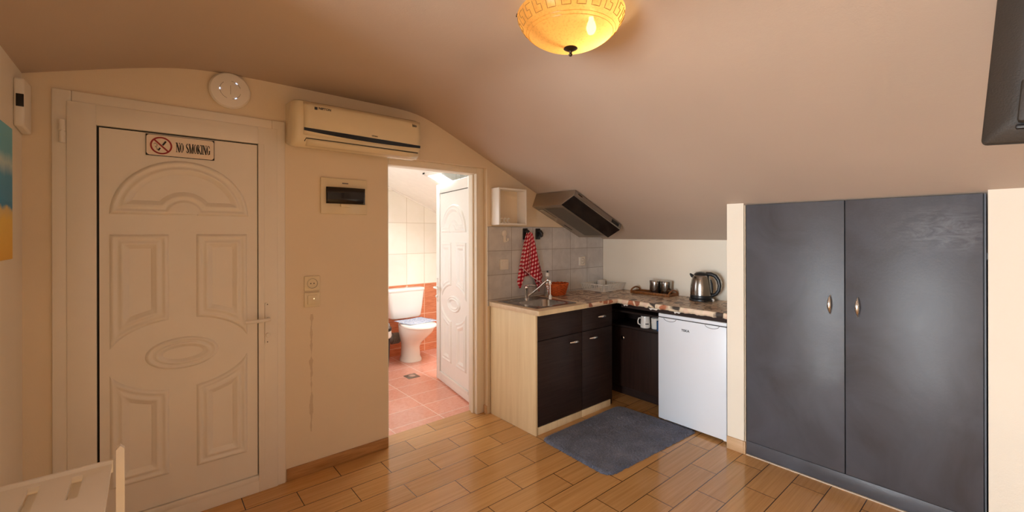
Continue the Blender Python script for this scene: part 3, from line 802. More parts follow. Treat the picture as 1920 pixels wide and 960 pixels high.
# fuse box
fb = thing('fuse_box', 'flush white fuse box with dark window left of the bathroom doorway', 'fuse box', (.995, YW, 1.634))
mb = MB(); mb.box((.845, YW-.016, 1.634), (1.146, YW, 1.867), .006); mb.build('cover_frame', M['ac'], fb)
mb = MB()
ww = [(.874+(.1249-.874+1)*0+.247*j/16, YW-.018-.018*math.sin(PI*(.12+.8*j/16)), 0) for j in range(17)]
mb.grid([[(x, y, z) for x, y, _ in ww] for z in (1.700, 1.735, 1.770, 1.806)]); o = mb.build('window_flap', M['dark_window'], fb); md = o.modifiers.new('t', 'SOLIDIFY'); md.thickness = .012; md.offset = -1
mb = MB(); mb.box((.965, YW-.034, 1.680), (1.03, YW-.014, 1.706), .006); mb.build('latch', M['ac'], fb)
mb = MB(); mb.box((.978, YW-.0168, 1.832), (1.018, YW-.0155, 1.840), .0005); mb.build('maker_mark', M['grey_pipe'], fb)
mb = MB(); mb.box((.985, YW-.0385, 1.752), (.991, YW-.035, 1.762), .001); mb.build('indicator_light', M['led_red'], fb)

# sockets and switches
def plate(name, label, cat, x, z, s, kind, on='y', mat=None):
    o = thing(name, label, cat, (x, YW, z)); y = YW-(.006 if kind.startswith('k') else 0)
    m = mat or M['white']; h = s/2
    mb = MB(); mb.box((x-h, y-.013, z-h), (x+h, y, z+h), .004); mb.build('cover_plate', m, o)
    if 'socket' in kind:
        mb = MB(); mb.lathe([(.034*s/.09, .012), (.034*s/.09, .0155), (.030*s/.09, .0155), (.030*s/.09, .0135), (.0, .0135)], (x, y, z), 28, 'Y'); mb.build('socket_well', m, o)
        for dx in (-.0095, .0095):
            mb = MB(); mb.lathe([(.0036, .0134), (.0036, .0142), (0, .0142)], (x+dx, y, z), 10, 'Y'); mb.build('pin_hole', M['ink'], o)
        mb = MB(); ring(mb, x, z, .0305*s/.09, .028*s/.09, y-.0150, y-.0137); mb.build('well_ring', M['grey_pipe'], o)
    else:
        mb = MB(); mb.box((x-h*.62, y-.019, z-h*.62), (x+h*.62, y-.006, z+h*.62), .003); mb.build('rocker', m, o)
        if 'neon' in kind:
            mb = MB(); mb.lathe([(.003, .0186), (.003, .0196), (0, .0196)], (x+.008, y, z+.006), 10, 'Y'); mb.build('neon_light', M['led_orange'], o)
    return o
plate('wall_socket', 'cream wall socket directly above the light switch near the entrance door', 'socket', .794, 1.194, .092, 'socket', mat=M['ac'])
plate('light_switch', 'cream light switch with tiny light, directly below the socket near the entrance door', 'switch', .794, 1.092, .092, 'neon', mat=M['ac'])
plate('light_switch', 'white light switch on the grey tiles left of the checked towel', 'switch', 2.345, 1.241, .09, 'kitchen')
plate('wall_socket', 'white socket on the grey tiles below the cooker hood', 'socket', 3.357, 1.228, .09, 'ksocket')

# corner detector on the left wall
md_ = thing('motion_detector', 'small white wall detector with black window in the corner left of the entrance door', 'detector', (XL, 2.80, 1.945))
mb = MB(); mb.prism([(2.735, 1.962), (2.885, 1.950), (2.885, 2.176), (2.735, 2.166)], 0, XL, XL+.032); mb.build('base_housing', M['white'], md_)
o = [x for x in bpy.data.objects if x.parent == md_][0]; bv = o.modifiers.new('b', 'BEVEL'); bv.width = .008; bv.segments = 3
mb = MB(); mb.box((XL+.008, 2.731, 2.045), (XL+.0305, 2.737, 2.098), .001); mb.build('sensor_window', M['ink'], md_)

# beach painting on the left wall
pt = thing('painting', 'unframed canvas of blue sky and yellow beach on the left wall', 'painting', (XL, 2.33, 1.405))
mb = MB(); mb.box((XL, 2.06, 1.405), (XL+.018, 2.600, 1.925), .002); mb.build('canvas_back', M['canvas'], pt)
mb = MB(); mb.box((XL+.0175, 2.062, 1.407), (XL+.0195, 2.598, 1.923), .001); mb.build('picture', M['painting'], pt)

# ------------------------------------------------------------------ kitchen wall items
sh = thing('wall_shelf', 'small open white cube shelf on the wall above the sink', 'shelf', (2.362, YW, 1.578))
x0, x1, z0, z1, dy, th = 2.212, 2.518, 1.578, 1.886, .112, .015
for nm, lo, hi in (('side_panel', (x0, YW-dy, z0), (x0+th, YW-.001, z1)), ('side_panel', (x1-th, YW-dy, z0), (x1, YW-.001, z1)), ('top_panel', (x0+th, YW-dy, z1-th), (x1-th, YW-.001, z1)), ('bottom_panel', (x0+th, YW-dy, z0), (x1-th, YW-.001, z0+th))):
    mb = MB(); mb.box(lo, hi, .0012); mb.build(nm, M['white'], sh)
# three little curved white hooks lying on the shelf
hk = thing('curtain_hook', 'small white curved hook in the cube shelf, nearest its left side', 'hook', (2.268, YW-.075, z0+th), group='white hooks in the cube shelf')
mb = MB(); mb.tube([(2.268+.013*math.cos(math.radians(a)), YW-.075, z0+th+.023+.019*math.sin(math.radians(a))) for a in range(40, 330, 20)], .0055, 8); mb.build('bow', M['white'], hk)
mb = MB(); mb.box((2.257, YW-.086, z0+th), (2.279, YW-.064, z0+th+.005), .002); mb.build('foot', M['white'], hk)
for i, lb in ((1, 'small white curved hook in the cube shelf, middle one of three'), (2, 'small white curved hook in the cube shelf, farthest from its left side')):
    c = copy_tree(hk); c.location.x += .038*i; c['label'] = lb
# hooks on the tiles
yt = YW-.006
wh = thing('wall_hook', 'round white stick-on hook on the tiles under the cube shelf', 'hook', (2.356, yt, 1.45))
mb = MB(); mb.lathe([(.028, 0), (.028, .006), (.02, .012), (0, .013)], (2.352, yt, 1.508), 28, 'Y'); mb.build('suction_disc', M['white'], wh)
mb = MB(); mb.box((2.338, yt-.010, 1.43), (2.366, yt, 1.49), .004); mb.tube([(2.362, yt-.006, 1.45), (2.362, yt-.022, 1.437), (2.372, yt-.026, 1.447), (2.374, yt-.024, 1.465)], .005, 8); mb.build('prong', M['white'], wh)
def black_hook(x, label):
    h = thing('wall_hook', label, 'hook', (x, yt, 1.455), group='black hooks above the sink')
    mb = MB(); mb.box((x-.03, yt-.008, 1.452), (x+.028, yt, 1.552), .006); mb.build('backplate', M['black'], h)
    mb = MB(); mb.tube([(x+.005, yt-.006, 1.525), (x+.012, yt-.028, 1.522), (x+.02, yt-.036, 1.505), (x+.02, yt-.034, 1.485), (x+.01, yt-.026, 1.474)], [.016, .016, .015, .013, .009], 10); mb.build('prong', M['black'], h)
    return h
black_hook(2.592, 'black stick-on hook carrying the red checked towel'); black_hook(2.748, 'black stick-on hook left empty, right of the towel')

# red gingham towel hanging from the first black hook
def towel_layer(z_hem, left, right, ycen, amp, fr, ph, top=(2.605, 1.517)):
    rows, cols = 44, 30; P = []; U = []
    for i in range(rows+1):
        t = i/rows
        row, ur = [], []
        for j in range(cols+1):
            u = j/cols
            zb_ = z_hem(u); z = top[1]+(zb_-top[1])*t
            w = t**.75
            xl = top[0]-.014+(left-top[0]+.014)*w; xr = top[0]+.016+(right-top[0]-.016)*w
            x = xl+(xr-xl)*u
            fold = math.sin(u*fr*PI*2+ph+t*1.2)*amp*(.35+.65*t)+math.sin(u*fr*PI*4.4+ph*2)*amp*.35*t
            y = yt-ycen-.012*(1-t)**2+fold*.9
            row.append((x, min(y, yt-.004), z)); ur.append((u*.30*(.45+.55*t), t*abs(zb_-top[1])+u*.05))
        P.append(row); U.append(ur)
    return P, U
tw = thing('kitchen_towel', 'red and white checked kitchen towel hanging above the tap', 'towel', (2.62, yt-.03, 1.02))
def towel_part(name, *a):
    P, U = towel_layer(*a)
    b = bmesh.new(); uvl = b.loops.layers.uv.new('UVMap'); V = [[b.verts.new(p) for p in r] for r in P]
    for i in range(len(V)-1):
        for j in range(len(V[0])-1):
            f = b.faces.new((V[i][j], V[i][j+1], V[i+1][j+1], V[i+1][j]))
            for lp, (a_, b_) in zip(f.loops, ((i, j), (i, j+1), (i+1, j+1), (i+1, j))): lp[uvl].uv = U[a_][b_]
    mb = MB(); mb.b.free(); mb.b = b
    o = mb.build(name, M['gingham'], tw, smooth=80); md = o.modifiers.new('t', 'SOLIDIFY'); md.thickness = .003; md.offset = 0
def towel_hem(*a):
    P, U = towel_layer(*a); mb = MB(); mb.tube([Vector(p)+Vector((0, -.002, .004)) for p in P[-1]], .0035, 6); mb.build('hem', M['hem'], tw)
def hem_back(u):
    tail1 = max(0, 1-abs(u-.08)/.14); tail2 = max(0, 1-abs(u-.80)/.22)
    return 1.125-.115*tail1-.155*tail2
towel_part('back_layer', hem_back, 2.492, 2.800, .018, .010, 2.0, .6)
towel_part('front_fold', lambda u: 1.20-.165*u, 2.512, 2.765, .044, .010, 1.5, 2.2)
towel_hem(lambda u: 1.20-.165*u, 2.512, 2.765, .044, .010, 1.5, 2.2)

# ------------------------------------------------------------------ cooker hood under the slope
hd = thing('range_hood', 'stainless cooker hood fixed at a tilt against the sloping ceiling', 'cooker hood', (3.04, 2.66, 1.60))
s_ = Vector((1, 0, -.4427)).normalized(); n_ = Vector((-s_.z, 0, s_.x)); n_ = Vector((-.4048, 0, -.9144))
O = Vector((2.737, YW-.001, zslope(2.737)-.004))
HM = Matrix((s_, Vector((0, -1, 0)), n_)).transposed().to_4x4(); HM.translation = O     # local: along slope, out from wall, into room
HL = .70; D1, D2 = .475, .36
def hood_bx(name, lo, hi, m, bev=.002, mb=None):
    b = MB(); b.box(lo, hi, bev, mat=HM); return b.build(name, m, hd)
prof = [(0, .002), (D1, .002), (D1, .052), (D2, .132), (0, .132)]
mb = MB(); mb.loft([[HM @ Vector((u, v, w)) for v, w in prof] for u in (0, HL)]); o = mb.build('hood_body', M['hood_steel'], hd, smooth=0)
bv = o.modifiers.new('b', 'BEVEL'); bv.width = .003; bv.segments = 2
def quad_on(name, pts, m, th=.004):
    b = MB(); A = [HM @ Vector(p) for p in pts]; nn = (A[1]-A[0]).cross(A[2]-A[0]).normalized()
    cen = HM @ Vector((HL/2, .25, .06))
    if (A[0]-cen).dot(nn) < 0: nn = -nn
    b.loft([[p-nn*.001 for p in A], [p+nn*th for p in A]]); return b.build(name, m, hd, smooth=0)
e = .012
dv, dw = D2-D1, .132-.052
qp = lambda u, k: (u, D1+dv*k, .052+dw*k)
quad_on('visor', [qp(.006, .02), qp(HL-.006, .02), qp(HL-.006, .98), qp(.006, .98)], M['dark_window'], .006)
quad_on('front_fascia', [(.004, D1, .006), (HL-.004, D1, .006), (HL-.004, D1, .046), (.004, D1, .046)], M['steel'], .003)
quad_on('switch_panel', [(HL-.15, D1+.003, .014), (HL-.045, D1+.003, .014), (HL-.045, D1+.003, .042), (HL-.15, D1+.003, .042)], M['ink'], .003)
quad_on('maker_mark', [(.045, D1+.003, .016), (.10, D1+.003, .016), (.10, D1+.003, .024), (.045, D1+.003, .024)], M['bronze'], .001)
for u0, u1 in ((.06, HL-.06),):
    b = MB()
    for k in range(24):
        v = .125+(.335-.125)*k/24
        b.box((u0, v, .131), (u1, v+.0055, .1375), 0, mat=HM)
    b.build('grease_filter', M['filter'], hd, smooth=0)
    quad_on('filter_frame', [(u0-.01, .115, .1325), (u1+.01, .115, .1325), (u1+.01, .345, .1325), (u0-.01, .345, .1325)], M['hood_steel'], .002)
quad_on('lamp_cover', [(.06, .03, .1325), (.25, .03, .1325), (.25, .085, .1325), (.06, .085, .1325)], M['steel'], .003)
quad_on('vent_slot', [(.40, .05, .1325), (.52, .05, .1325), (.52, .062, .1325), (.40, .062, .1325)], M['ink'], .001)
b = MB(); b.tube([HM @ Vector((.28, .06, .13)), HM @ Vector((.28, .06, .145))], .008, 12); b.build('knob', M['chrome'], hd)

# ------------------------------------------------------------------ base cabinets, worktop, sink
FY = 2.345
def bow_handle(x, z, parent, y=FY, L=.10, along='x'):
    mb = MB(); pts, rr = [], []
    for i in range(13):
        u = i/12; d = .006+.02*math.sin(PI*u)**.8
        pts.append((x-L/2+L*u, y-.018-d+.006, z+.006*math.sin(PI*u)-.004*u)); rr.append(.004+.006*math.sin(PI*u))
    mb.tube(pts, rr, 10, flat=.8)
    return mb.build('handle', M['nickel'], parent)
sc_ = thing('sink_cabinet', 'dark sink cabinet with pale birch side panel under the sink', 'cabinet', (2.46, 2.62, 0))
mb = MB(); mb.box((2.2, FY-.004, 0), (2.218, YW-.012, .898), .001); mb.build('side_panel', M['birch'], sc_)
mb = MB(); mb.box((2.219, FY+.02, .055), (2.722, YW-.015, .775), 0); mb.build('carcass', M['wenge'], sc_)
mb = MB(); mb.box((2.222, FY-.002, .701), (2.721, FY+.016, .893), .0015); mb.build('false_drawer_front', M['wenge'], sc_)
mb = MB(); mb.box((2.222, FY-.002, .060), (2.721, FY+.016, .697), .0015); dd = mb.build('door', M['wenge'], sc_); bow_handle(2.612, .638, dd)
mb = MB(); mb.box((2.226, FY, 0), (2.722, FY+.015, .055), .001); mb.build('plinth', M['birch'], sc_)
dc = thing('drawer_cabinet', 'dark cabinet with one drawer over a door beside the sink cabinet', 'cabinet', (2.92, 2.62, 0))
mb = MB(); mb.box((2.724, FY+.02, .055), (3.125, YW-.015, .895), 0); mb.build('carcass', M['wenge'], dc)
mb = MB(); mb.box((2.7255, FY-.002, .701), (3.122, FY+.016, .893), .0015); dd = mb.build('drawer', M['wenge'], dc); bow_handle(2.962, .800, dd)
mb = MB(); mb.box((2.7255, FY-.002, .060), (3.122, FY+.016, .697), .0015); dd = mb.build('door', M['wenge'], dc); bow_handle(2.85, .636, dd)
mb = MB(); mb.box((2.724, FY, 0), (3.10, FY+.015, .055), .001); mb.build('plinth', M['birch'], dc)
cc = thing('corner_cabinet', 'reddish dark corner cabinet with open shelf left of the fridge', 'cabinet', (3.5, 2.3, 0))
FX = 3.37
mb = MB(); mb.box((FX+.018, 1.955, .085), (XK-.005, 2.63, .655), 0); mb.build('carcass', M['wenge_red'], cc)
mb = MB(); mb.box((FX, 1.96, .09), (FX+.018, 2.52, .635), .0015); dd = mb.build('door', M['wenge_red'], cc)
mb = MB(); mb.lathe([(.007, 0), (.007, .010), (.018, .016), (.018, .022), (.012, .027), (0, .027)], (FX, 2.395, .545), 18, '-X'); mb.build('knob', M['chrome'], dd)
mb = MB(); mb.box((FX-.008, 1.955, .640), (XK-.005, 2.63, .658), .001); mb.build('shelf', M['wenge'], cc)
mb = MB(); mb.box((FX, 1.955, .774), (XK-.005, 2.63, .790), .001); mb.build('upper_rail', M['wenge'], cc)
mb = MB(); mb.box((XK-.02, 1.955, .658), (XK-.006, 2.88, .895)); mb.box((3.145, 2.60, .0), (XK-.02, 2.63, .895));  mb.build('back_panel', M['wenge'], cc)
mb = MB(); mb.box((FX+.05, 1.955, 0), (FX+.065, 2.63, .085)); mb.build('plinth', M['wenge'], cc)
mb = MB(); mb.box((3.128, FY+.02, 0), (3.144, YW-.015, .895)); mb.build('side_panel', M['wenge'], cc)
# worktop: L-shaped laminate
CT = .935
wt = thing('worktop', 'pale birch worktop running around the kitchen corner', 'worktop', (2.9, 2.6, .9))
SKX0, SKX1, SKY0, SKY1 = 2.245, 2.705, 2.375, 2.865       # sink cut-out
mb = MB()
mb.box((2.188, 2.295, .899), (SKX0+.02, YW-.007, CT), .0015); mb.box((SKX0+.02, 2.295, .899), (SKX1-.02, SKY0+.02, CT), .0015); mb.box((SKX0+.02, SKY1-.02, .899), (SKX1-.02, YW-.007, CT), .0015)
mb.box((SKX1-.02, 2.295, .899), (XK-.001, YW-.007, CT), .0015); mb.box((3.13, 1.354, .899), (XK-.001, 2.295, CT), .0015)
mb.build('worktop_board', M['birch_top'], wt)
mb = MB(); mb.box((2.19, 2.2935, .9), (2.72, 2.2955, CT-.001)); mb.build('edge_band', M['birch'], wt)
# dark panel under the worktop behind the fridge
b = MB(); b.box((3.17, 1.36, .862), (3.19, 2.28, .8985)); b.build('apron', M['wenge'], wt)
# vinyl cover with printed pebbles
vc = thing('vinyl_cover', 'pebble-printed vinyl sheet covering the worktop corner', 'worktop cover', (3.3, 2.3, CT))
mb = MB()
mb.prism([(2.742, 2.289), (3.124, 2.289), (3.124, 1.355), (XK-.002, 1.355), (XK-.002, YW-.008), (2.78, YW-.008), (2.76, 2.6)], 2, CT+.0008, CT+.003)
mb.build('cover_top', M['pebble'], vc)
mb = MB()
n = 60
P = []
for k in range(n+1):
    y = 2.289+(1.355-2.289)*k/n; wv = .003*math.sin(k*.9)+.002*math.sin(k*2.3)
    P.append([(3.124-.0, y, CT+.003), (3.1205+wv*.4, y, CT-.004), (3.120+wv, y, CT-.020), (3.122+wv*1.4, y, CT-.036+wv*.6)])
mb.grid(P)
P = []
for k in range(31):
    x = 2.742+(3.124-2.742)*k/30; wv = .002*math.sin(k*1.3)
    P.append([(x, 2.289, CT+.003), (x, 2.2865, CT-.004), (x, 2.286-abs(wv), CT-.016), (x, 2.287-abs(wv), CT-.026-.004*math.sin(k*.7))])
mb.grid(P)
o = mb.build('cover_edge', M['pebble_edge'], vc, smooth=60); md = o.modifiers.new('t', 'SOLIDIFY'); md.thickness = .0015
# loose white corner of the lining under the lip
for y, l in ((2.235, .05), (1.99, .09), (1.77, .06)):
    mb = MB(); mb.prism([(y, .898), (y-l, .896), (y-l*.8, .884), (y-l*.45, .889), (y-l*.2, .880)], 0, 3.134, 3.1355)
    mb.build('torn_lining', M['white'], vc, smooth=0)
# sink
sk = thing('sink', 'stainless steel inset sink with one basin', 'sink', (2.485, 2.62, CT-.15))
bx0, bx1, by0, by1 = 2.325, 2.665, 2.425, 2.72
def rr3(x0, y0, x1, y1, r, z): return [(x, y, z) for x, y in rrect(x0, y0, x1, y1, r, 6)]
mb = MB()
mb.loft([rr3(SKX0, SKY0, SKX1, SKY1, .02, CT+.0005), rr3(SKX0+.004, SKY0+.004, SKX1-.004, SKY1-.004, .02, CT+.004), rr3(SKX0+.012, SKY0+.012, SKX1-.012, SKY1-.012, .02, CT+.0035), rr3(SKX0+.018, SKY0+.018, SKX1-.018, SKY1-.018, .018, CT+.001),
         rr3(bx0-.006, by0-.006, bx1+.006, by1+.006, .075, CT+.001), rr3(bx0, by0, bx1, by1, .07, CT-.006), rr3(bx0+.008, by0+.008, bx1-.008, by1-.008, .07, CT-.12), rr3(bx0+.03, by0+.03, bx1-.03, by1-.03, .06, CT-.148), rr3(2.46, 2.54, 2.53, 2.61, .03, CT-.152)], cap=False)
f = mb.b.faces.new([v for v in mb.b.verts[-28:]]) if False else None
o = mb.build('sink_bowl', M['steel'], sk, smooth=40)
mb = MB(); mb.lathe([(.04, 0), (.04, .003), (.03, .004), (.028, .001), (0, .001)], (2.495, 2.575, CT-.1535), 28); mb.build('drain', M['chrome'], sk)
mb = MB()
for k in range(5):
    y = 2.755+.018*k; mb.box((2.285, y, CT+.0012), (2.44, y+.008, CT+.0032), .001)
mb.build('drainer_ridges', M['steel'], sk)
mb = MB(); mb.lathe([(.012, 0), (.012, .003), (.004, .006), (0, .006)], (2.345, 2.79, CT+.002), 16); mb.build('overflow_cap', M['chrome'], sk)
# tap
tp = thing('faucet', 'chrome single-lever tap with long swivel spout on the sink', 'tap', (2.521, 2.80, CT+.001))
tx, ty = 2.524, 2.80; TZ = CT+.0018
mb = MB(); mb.lathe([(.026, 0), (.026, .006), (.021, .010), (.020, .085), (.022, .09), (.021, .108), (.012, .116), (0, .118)], (tx, ty, TZ), 24); mb.build('tap_body', M['chrome'], tp)
mb = MB(); mb.tube([(tx, ty, CT+.112), (tx+.015, ty-.005, CT+.119), (tx+.045, ty-.012, CT+.119), (tx+.085, ty-.02, CT+.112)], [.013, .012, .009, .006], 12, flat=.6); mb.build('lever', M['chrome'], tp)
S0, S1 = Vector((tx+.012, ty-.012, CT+.028)), Vector((2.607, 2.62, CT+.163))
mb = MB(); mb.tube([S0, S0.lerp(S1, .3), S0.lerp(S1, .6)+Vector((0, 0, .004)), S0.lerp(S1, .85)+Vector((0, 0, .012)), S1+Vector((0, 0, .014)), S1+Vector((.010, -.012, .006)), S1+Vector((.012, -.014, -.012))], [.0095, .0095, .0095, .0098, .0105, .011, .011], 14); sp_ = mb.build('spout', M['chrome'], tp)
E0 = S1+Vector((.012, -.014, -.012))
mb = MB(); mb.tube([E0, E0+Vector((.001, 0, -.012))], .0125, 14); mb.tube([E0+Vector((.001, 0, -.012)), E0+Vector((.002, 0, -.105))], .005, 10); mb.tube([E0+Vector((.002, 0, -.10)), E0+Vector((.002, 0, -.112))], [.007, .0125], 14); mb.tube([E0+Vector((.002, 0, -.112)), E0+Vector((.002, 0, -.138))], .0135, 14); mb.build('spray_extension', M['white'], tp)
# bottle
bt = thing('soap_bottle', 'clear bottle with white and black cap behind the tap', 'bottle', (2.740, 2.76, CT+.0035))
mb = MB(); mb.lathe([(.026, 0), (.028, .004), (.028, .10), (.027, .13), (.020, .165), (.013, .18), (.013, .190)], (2.740, 2.76, CT+.0035), 24); mb.build('bottle_body', M['clear'], bt)
mb = MB(); mb.lathe([(.016, .185), (.016, .210), (.010, .218), (0, .218)], (2.740, 2.76, CT+.0035), 20); mb.build('cap', M['white'], bt)
mb = MB(); mb.lathe([(.009, .217), (.008, .235), (0, .236)], (2.740, 2.76, CT+.0035), 16); mb.build('cap_tip', M['black'], bt)
# wicker basket
wb = thing('wicker_basket', 'small oval orange wicker basket behind the sink', 'basket', (2.878, 2.80, CT+.004))
mb = MB(); bxc, byc = 2.905, 2.800
mb.lathe([(0, .002), (.080, .002), (.083, .004)], (bxc, byc, CT+.003), 32, sx=1, sy=.72)
for k in range(9):
    z = .006+.0105*k; r = .082+.030*(k/8)**.9
    pts = []
    for i in range(96):
        a = 2*PI*i/96; w_ = .0055*math.sin(a*14+(PI if k % 2 else 0))
        pts.append((bxc+(r+w_)*math.cos(a), byc+(r+w_)*math.sin(a)*.72, CT+.003+z))
    mb.tube(pts, .0058, 6, closed=True)
mb.build('woven_wall', M['basket'], wb)
mb = MB()
pts = [(bxc+.117*math.cos(2*PI*i/64), byc+.117*math.sin(2*PI*i/64)*.72, CT+.003+.102+.003*math.sin(i*1.6)) for i in range(64)]
mb.tube(pts, .008, 8, closed=True); mb.build('rim', M['basket'], wb)
# dish rack
dr = thing('dish_rack', 'shallow pale grey plastic dish rack in the worktop corner', 'dish rack', (3.5, 2.73, CT+.003))
rx0, rx1, ry0, ry1, rz = 3.365, 3.680, 2.625, 2.878, CT+.003
fl = .022
mb = MB()
def rackring(z, g, w_, hgt):
    a0, a1, b0, b1 = rx0-g, rx1+g, ry0-g, ry1+g
    mb.box((a0, b0, z), (a1, b0+w_, z+hgt), .002); mb.box((a0, b1-w_, z), (a1, b1, z+hgt), .002); mb.box((a0, b0, z), (a0+w_, b1, z+hgt), .002); mb.box((a1-w_, b0, z), (a1, b1, z+hgt), .002)
rackring(rz, 0, .008, .010); rackring(rz+.064, fl-.002, .012, .008)
nx, ny = 15, 12
for k in range(nx+1):
    x = rx0+(rx1-rx0)*k/nx; X_ = rx0-fl+.004+(rx1-rx0+2*fl-.008)*k/nx
    for y, Y_ in ((ry0+.004, ry0-fl+.006), (ry1-.004, ry1+fl-.006)): mb.tube([(x, y, rz+.006), (X_, Y_, rz+.068)], .0032, 5)
for k in range(ny+1):
    y = ry0+(ry1-ry0)*k/ny; Y_ = ry0-fl+.004+(ry1-ry0+2*fl-.008)*k/ny
    for x, X_ in ((rx0+.004, rx0-fl+.006), (rx1-.004, rx1+fl-.006)): mb.tube([(x, y, rz+.006), (X_, Y_, rz+.068)], .0032, 5)
mb.build('rack_walls', M['rack'], dr)
mb = MB()
for k in range(12): mb.box((rx0, ry0+.01+k*.0205, rz+.002), (rx1, ry0+.016+k*.0205, rz+.007))
for k in range(8):
    x = rx0+.03+k*.034; mb.tube([(x, ry0+.07, rz+.005), (x, ry0+.07, rz+.055)], .0028, 6)
mb.build('rack_floor', M['rack'], dr)
mb = MB(); mb.box((rx1-.10, ry1-.05, rz+.005), (rx1-.02, ry1-.005, rz+.085), .004); mb.build('cutlery_holder', M['rack'], dr)
# tray with two canisters
ty_ = thing('wooden_tray', 'small dark wooden tray with curved handles against the knee wall', 'tray', (3.60, 2.24, CT+.0035))
zt = CT+.0035
mb = MB(); mb.box((3.535, 2.045, zt), (3.685, 2.43, zt+.009), .003); mb.build('tray_base', M['tray'], ty_)
for y in (2.425, 2.034):
    mb = MB()
    for x0_, x1_, h0, h1 in ():
        pass
    pr = [(3.53, zt), (3.69, zt), (3.69, zt+.02), (3.665, zt+.046), (3.64, zt+.05), (3.58, zt+.05), (3.555, zt+.046), (3.53, zt+.02)]
    hl = [(3.575, zt+.026), (3.645, zt+.026), (3.645, zt+.038), (3.575, zt+.038)]
    mb.prism([(3.53, zt), (3.69, zt), (3.69, zt+.024), (3.53, zt+.024)], 1, y, y+.011)
    mb.tube([(3.535+.15*i/14, y+.0055, zt+.022+.03*math.sin(PI*i/14)**.6) for i in range(15)], .0075, 8)
    mb.build('tray_handle', M['tray'], ty_)
for x in (3.535, 3.676):
    mb = MB(); mb.box((x, 2.045, zt+.004), (x+.009, 2.426, zt+.024), .002); mb.build('tray_side', M['tray'], ty_)
cn = thing('canister', 'steel lidded canister on the wooden tray, nearer the dish rack', 'canister', (3.613, 2.222, zt+.0096), group='steel canisters on the wooden tray')
mb = MB(); mb.lathe([(.047, 0), (.049, .003), (.049, .100)], (3.613, 2.222, zt+.0096), 40); mb.build('canister_body', M['canister_steel'], cn)
mb = MB(); mb.lathe([(.0505, .097), (.0505, .117), (.048, .121), (0, .122)], (3.613, 2.222, zt+.0096), 40); mb.build('lid', M['steel_v'], cn)
c2 = copy_tree(cn); c2.location.y -= .106; c2.location.x += .006; c2['label'] = 'steel lidded canister on the wooden tray, nearer the kettle'
# kettle
kt = thing('electric_kettle', 'steel electric kettle with black handle on the worktop', 'kettle', (3.59, 1.765, CT+.003))
kx, ky, kz = 3.575, 1.765, CT+.003
mb = MB(); mb.lathe([(.092, 0), (.095, .004), (.094, .016), (.086, .020), (0, .021)], (kx, ky, kz), 40); mb.build('power_base', M['black'], kt)
mb = MB(); mb.lathe([(.086, .018), (.088, .024), (.088, .046), (.086, .050)], (kx, ky, kz), 40); mb.build('base_band', M['black'], kt)
mb = MB(); mb.lathe([(.0865, .049), (.0868, .07), (.086, .10), (.083, .135), (.077, .17), (.067, .200), (.058, .215)], (kx, ky, kz), 48); mb.build('kettle_body', M['steel_v'], kt, smooth=60)
mb = MB(); mb.lathe([(.059, .213), (.055, .224), (.040, .236), (.02, .241), (0, .242)], (kx, ky, kz), 40); mb.build('lid', M['black'], kt)
hd_ = Vector((.15, -1, 0)).normalized()       # the handle points along the wall
def kp(d, z): return Vector((kx, ky, kz))+hd_*d+Vector((0, 0, z))
mb = MB(); mb.tube([kp(.04, .226), kp(.075, .226), kp(.112, .212), kp(.136, .176), kp(.144, .135), kp(.138, .095), kp(.118, .064), kp(.092, .050), kp(.080, .046)], [.016, .017, .017, .016, .015, .0145, .014, .014, .012], 14, flat=.8); mb.build('handle', M['black'], kt)
mb = MB(); mb.tube([kp(-.06, .196), kp(-.078, .206), kp(-.093, .222)], [.017, .014, .006], 12, flat=.8); mb.build('spout', M['black'], kt)
mb = MB(); mb.tube([kp(.079, .062), kp(.083, .10), kp(.079, .145), kp(.071, .178)], [.010, .013, .013, .009], 10, flat=1.0); mb.build('water_window', M['black'], kt)
mb = MB(); mb.lathe([(.013, 0), (.013, .01), (.006, .014), (0, .014)], kp(.094, .012), 14, '-X'); mb.build('switch', M['white'], kt)

# ------------------------------------------------------------------ fridge
fr = thing('mini_fridge', 'white undercounter fridge between the corner cabinet and the wall end', 'fridge', (3.4, 1.64, 0))
fy0, fy1, fxf = 1.374, 1.912, 3.150
mb = MB(); mb.box((fxf+.048, fy0+.002, .03), (XK-.03, fy1-.002, .835), .004); mb.build('fridge_body', M['fridge'], fr)
mb = MB(); mb.box((fxf+.004, fy0, .836), (XK-.03, fy1, .862), .004); mb.build('fridge_top', M['fridge'], fr)
# door with two moulded finger grips cut into its top edge
mb = MB()
ys_ = [fy0+(fy1-fy0)*i/60 for i in range(61)]
def grip(y):
    d = 0
    for a, b in ((fy0+.045, fy0+.145), (fy1-.145, fy1-.045)):
        if a < y < b: d = max(d, .022*math.sin(PI*(y-a)/(b-a))**.6)
    return d
mb.box((fxf, fy0, .022), (fxf+.044, fy1, .832), .006); mb.build('fridge_door', M['fridge'], fr)
for a, b in ((fy0+.05, fy0+.155), (fy1-.155, fy1-.05)):
    mb = MB(); mb.tube([(fxf-.0008, a+(b-a)*i/14, .829-.022*math.sin(PI*i/14)**.5) for i in range(15)], .0016, 6)
    mb.build('finger_grip', M['grey_ink'], fr)
mb = MB(); mb.box((fxf+.004, fy0+.002, .831), (fxf+.03, fy1-.002, .837)); mb.build('door_seal', M['ink'], fr)
text_mesh('TEKA', .024, face_mat((fxf-.0006, 1.681, .757), (0, -1, 0), (0, 0, 1)), M['grey_ink'], 'brand_lettering', fr, bold=.0006, xscale=1.1)
for y in (fy0+.03, fy1-.03):
    mb = MB(); mb.lathe([(.015, 0), (.015, .03)], (fxf+.06, y, 0), 14); mb.build('foot', M['white'], fr)
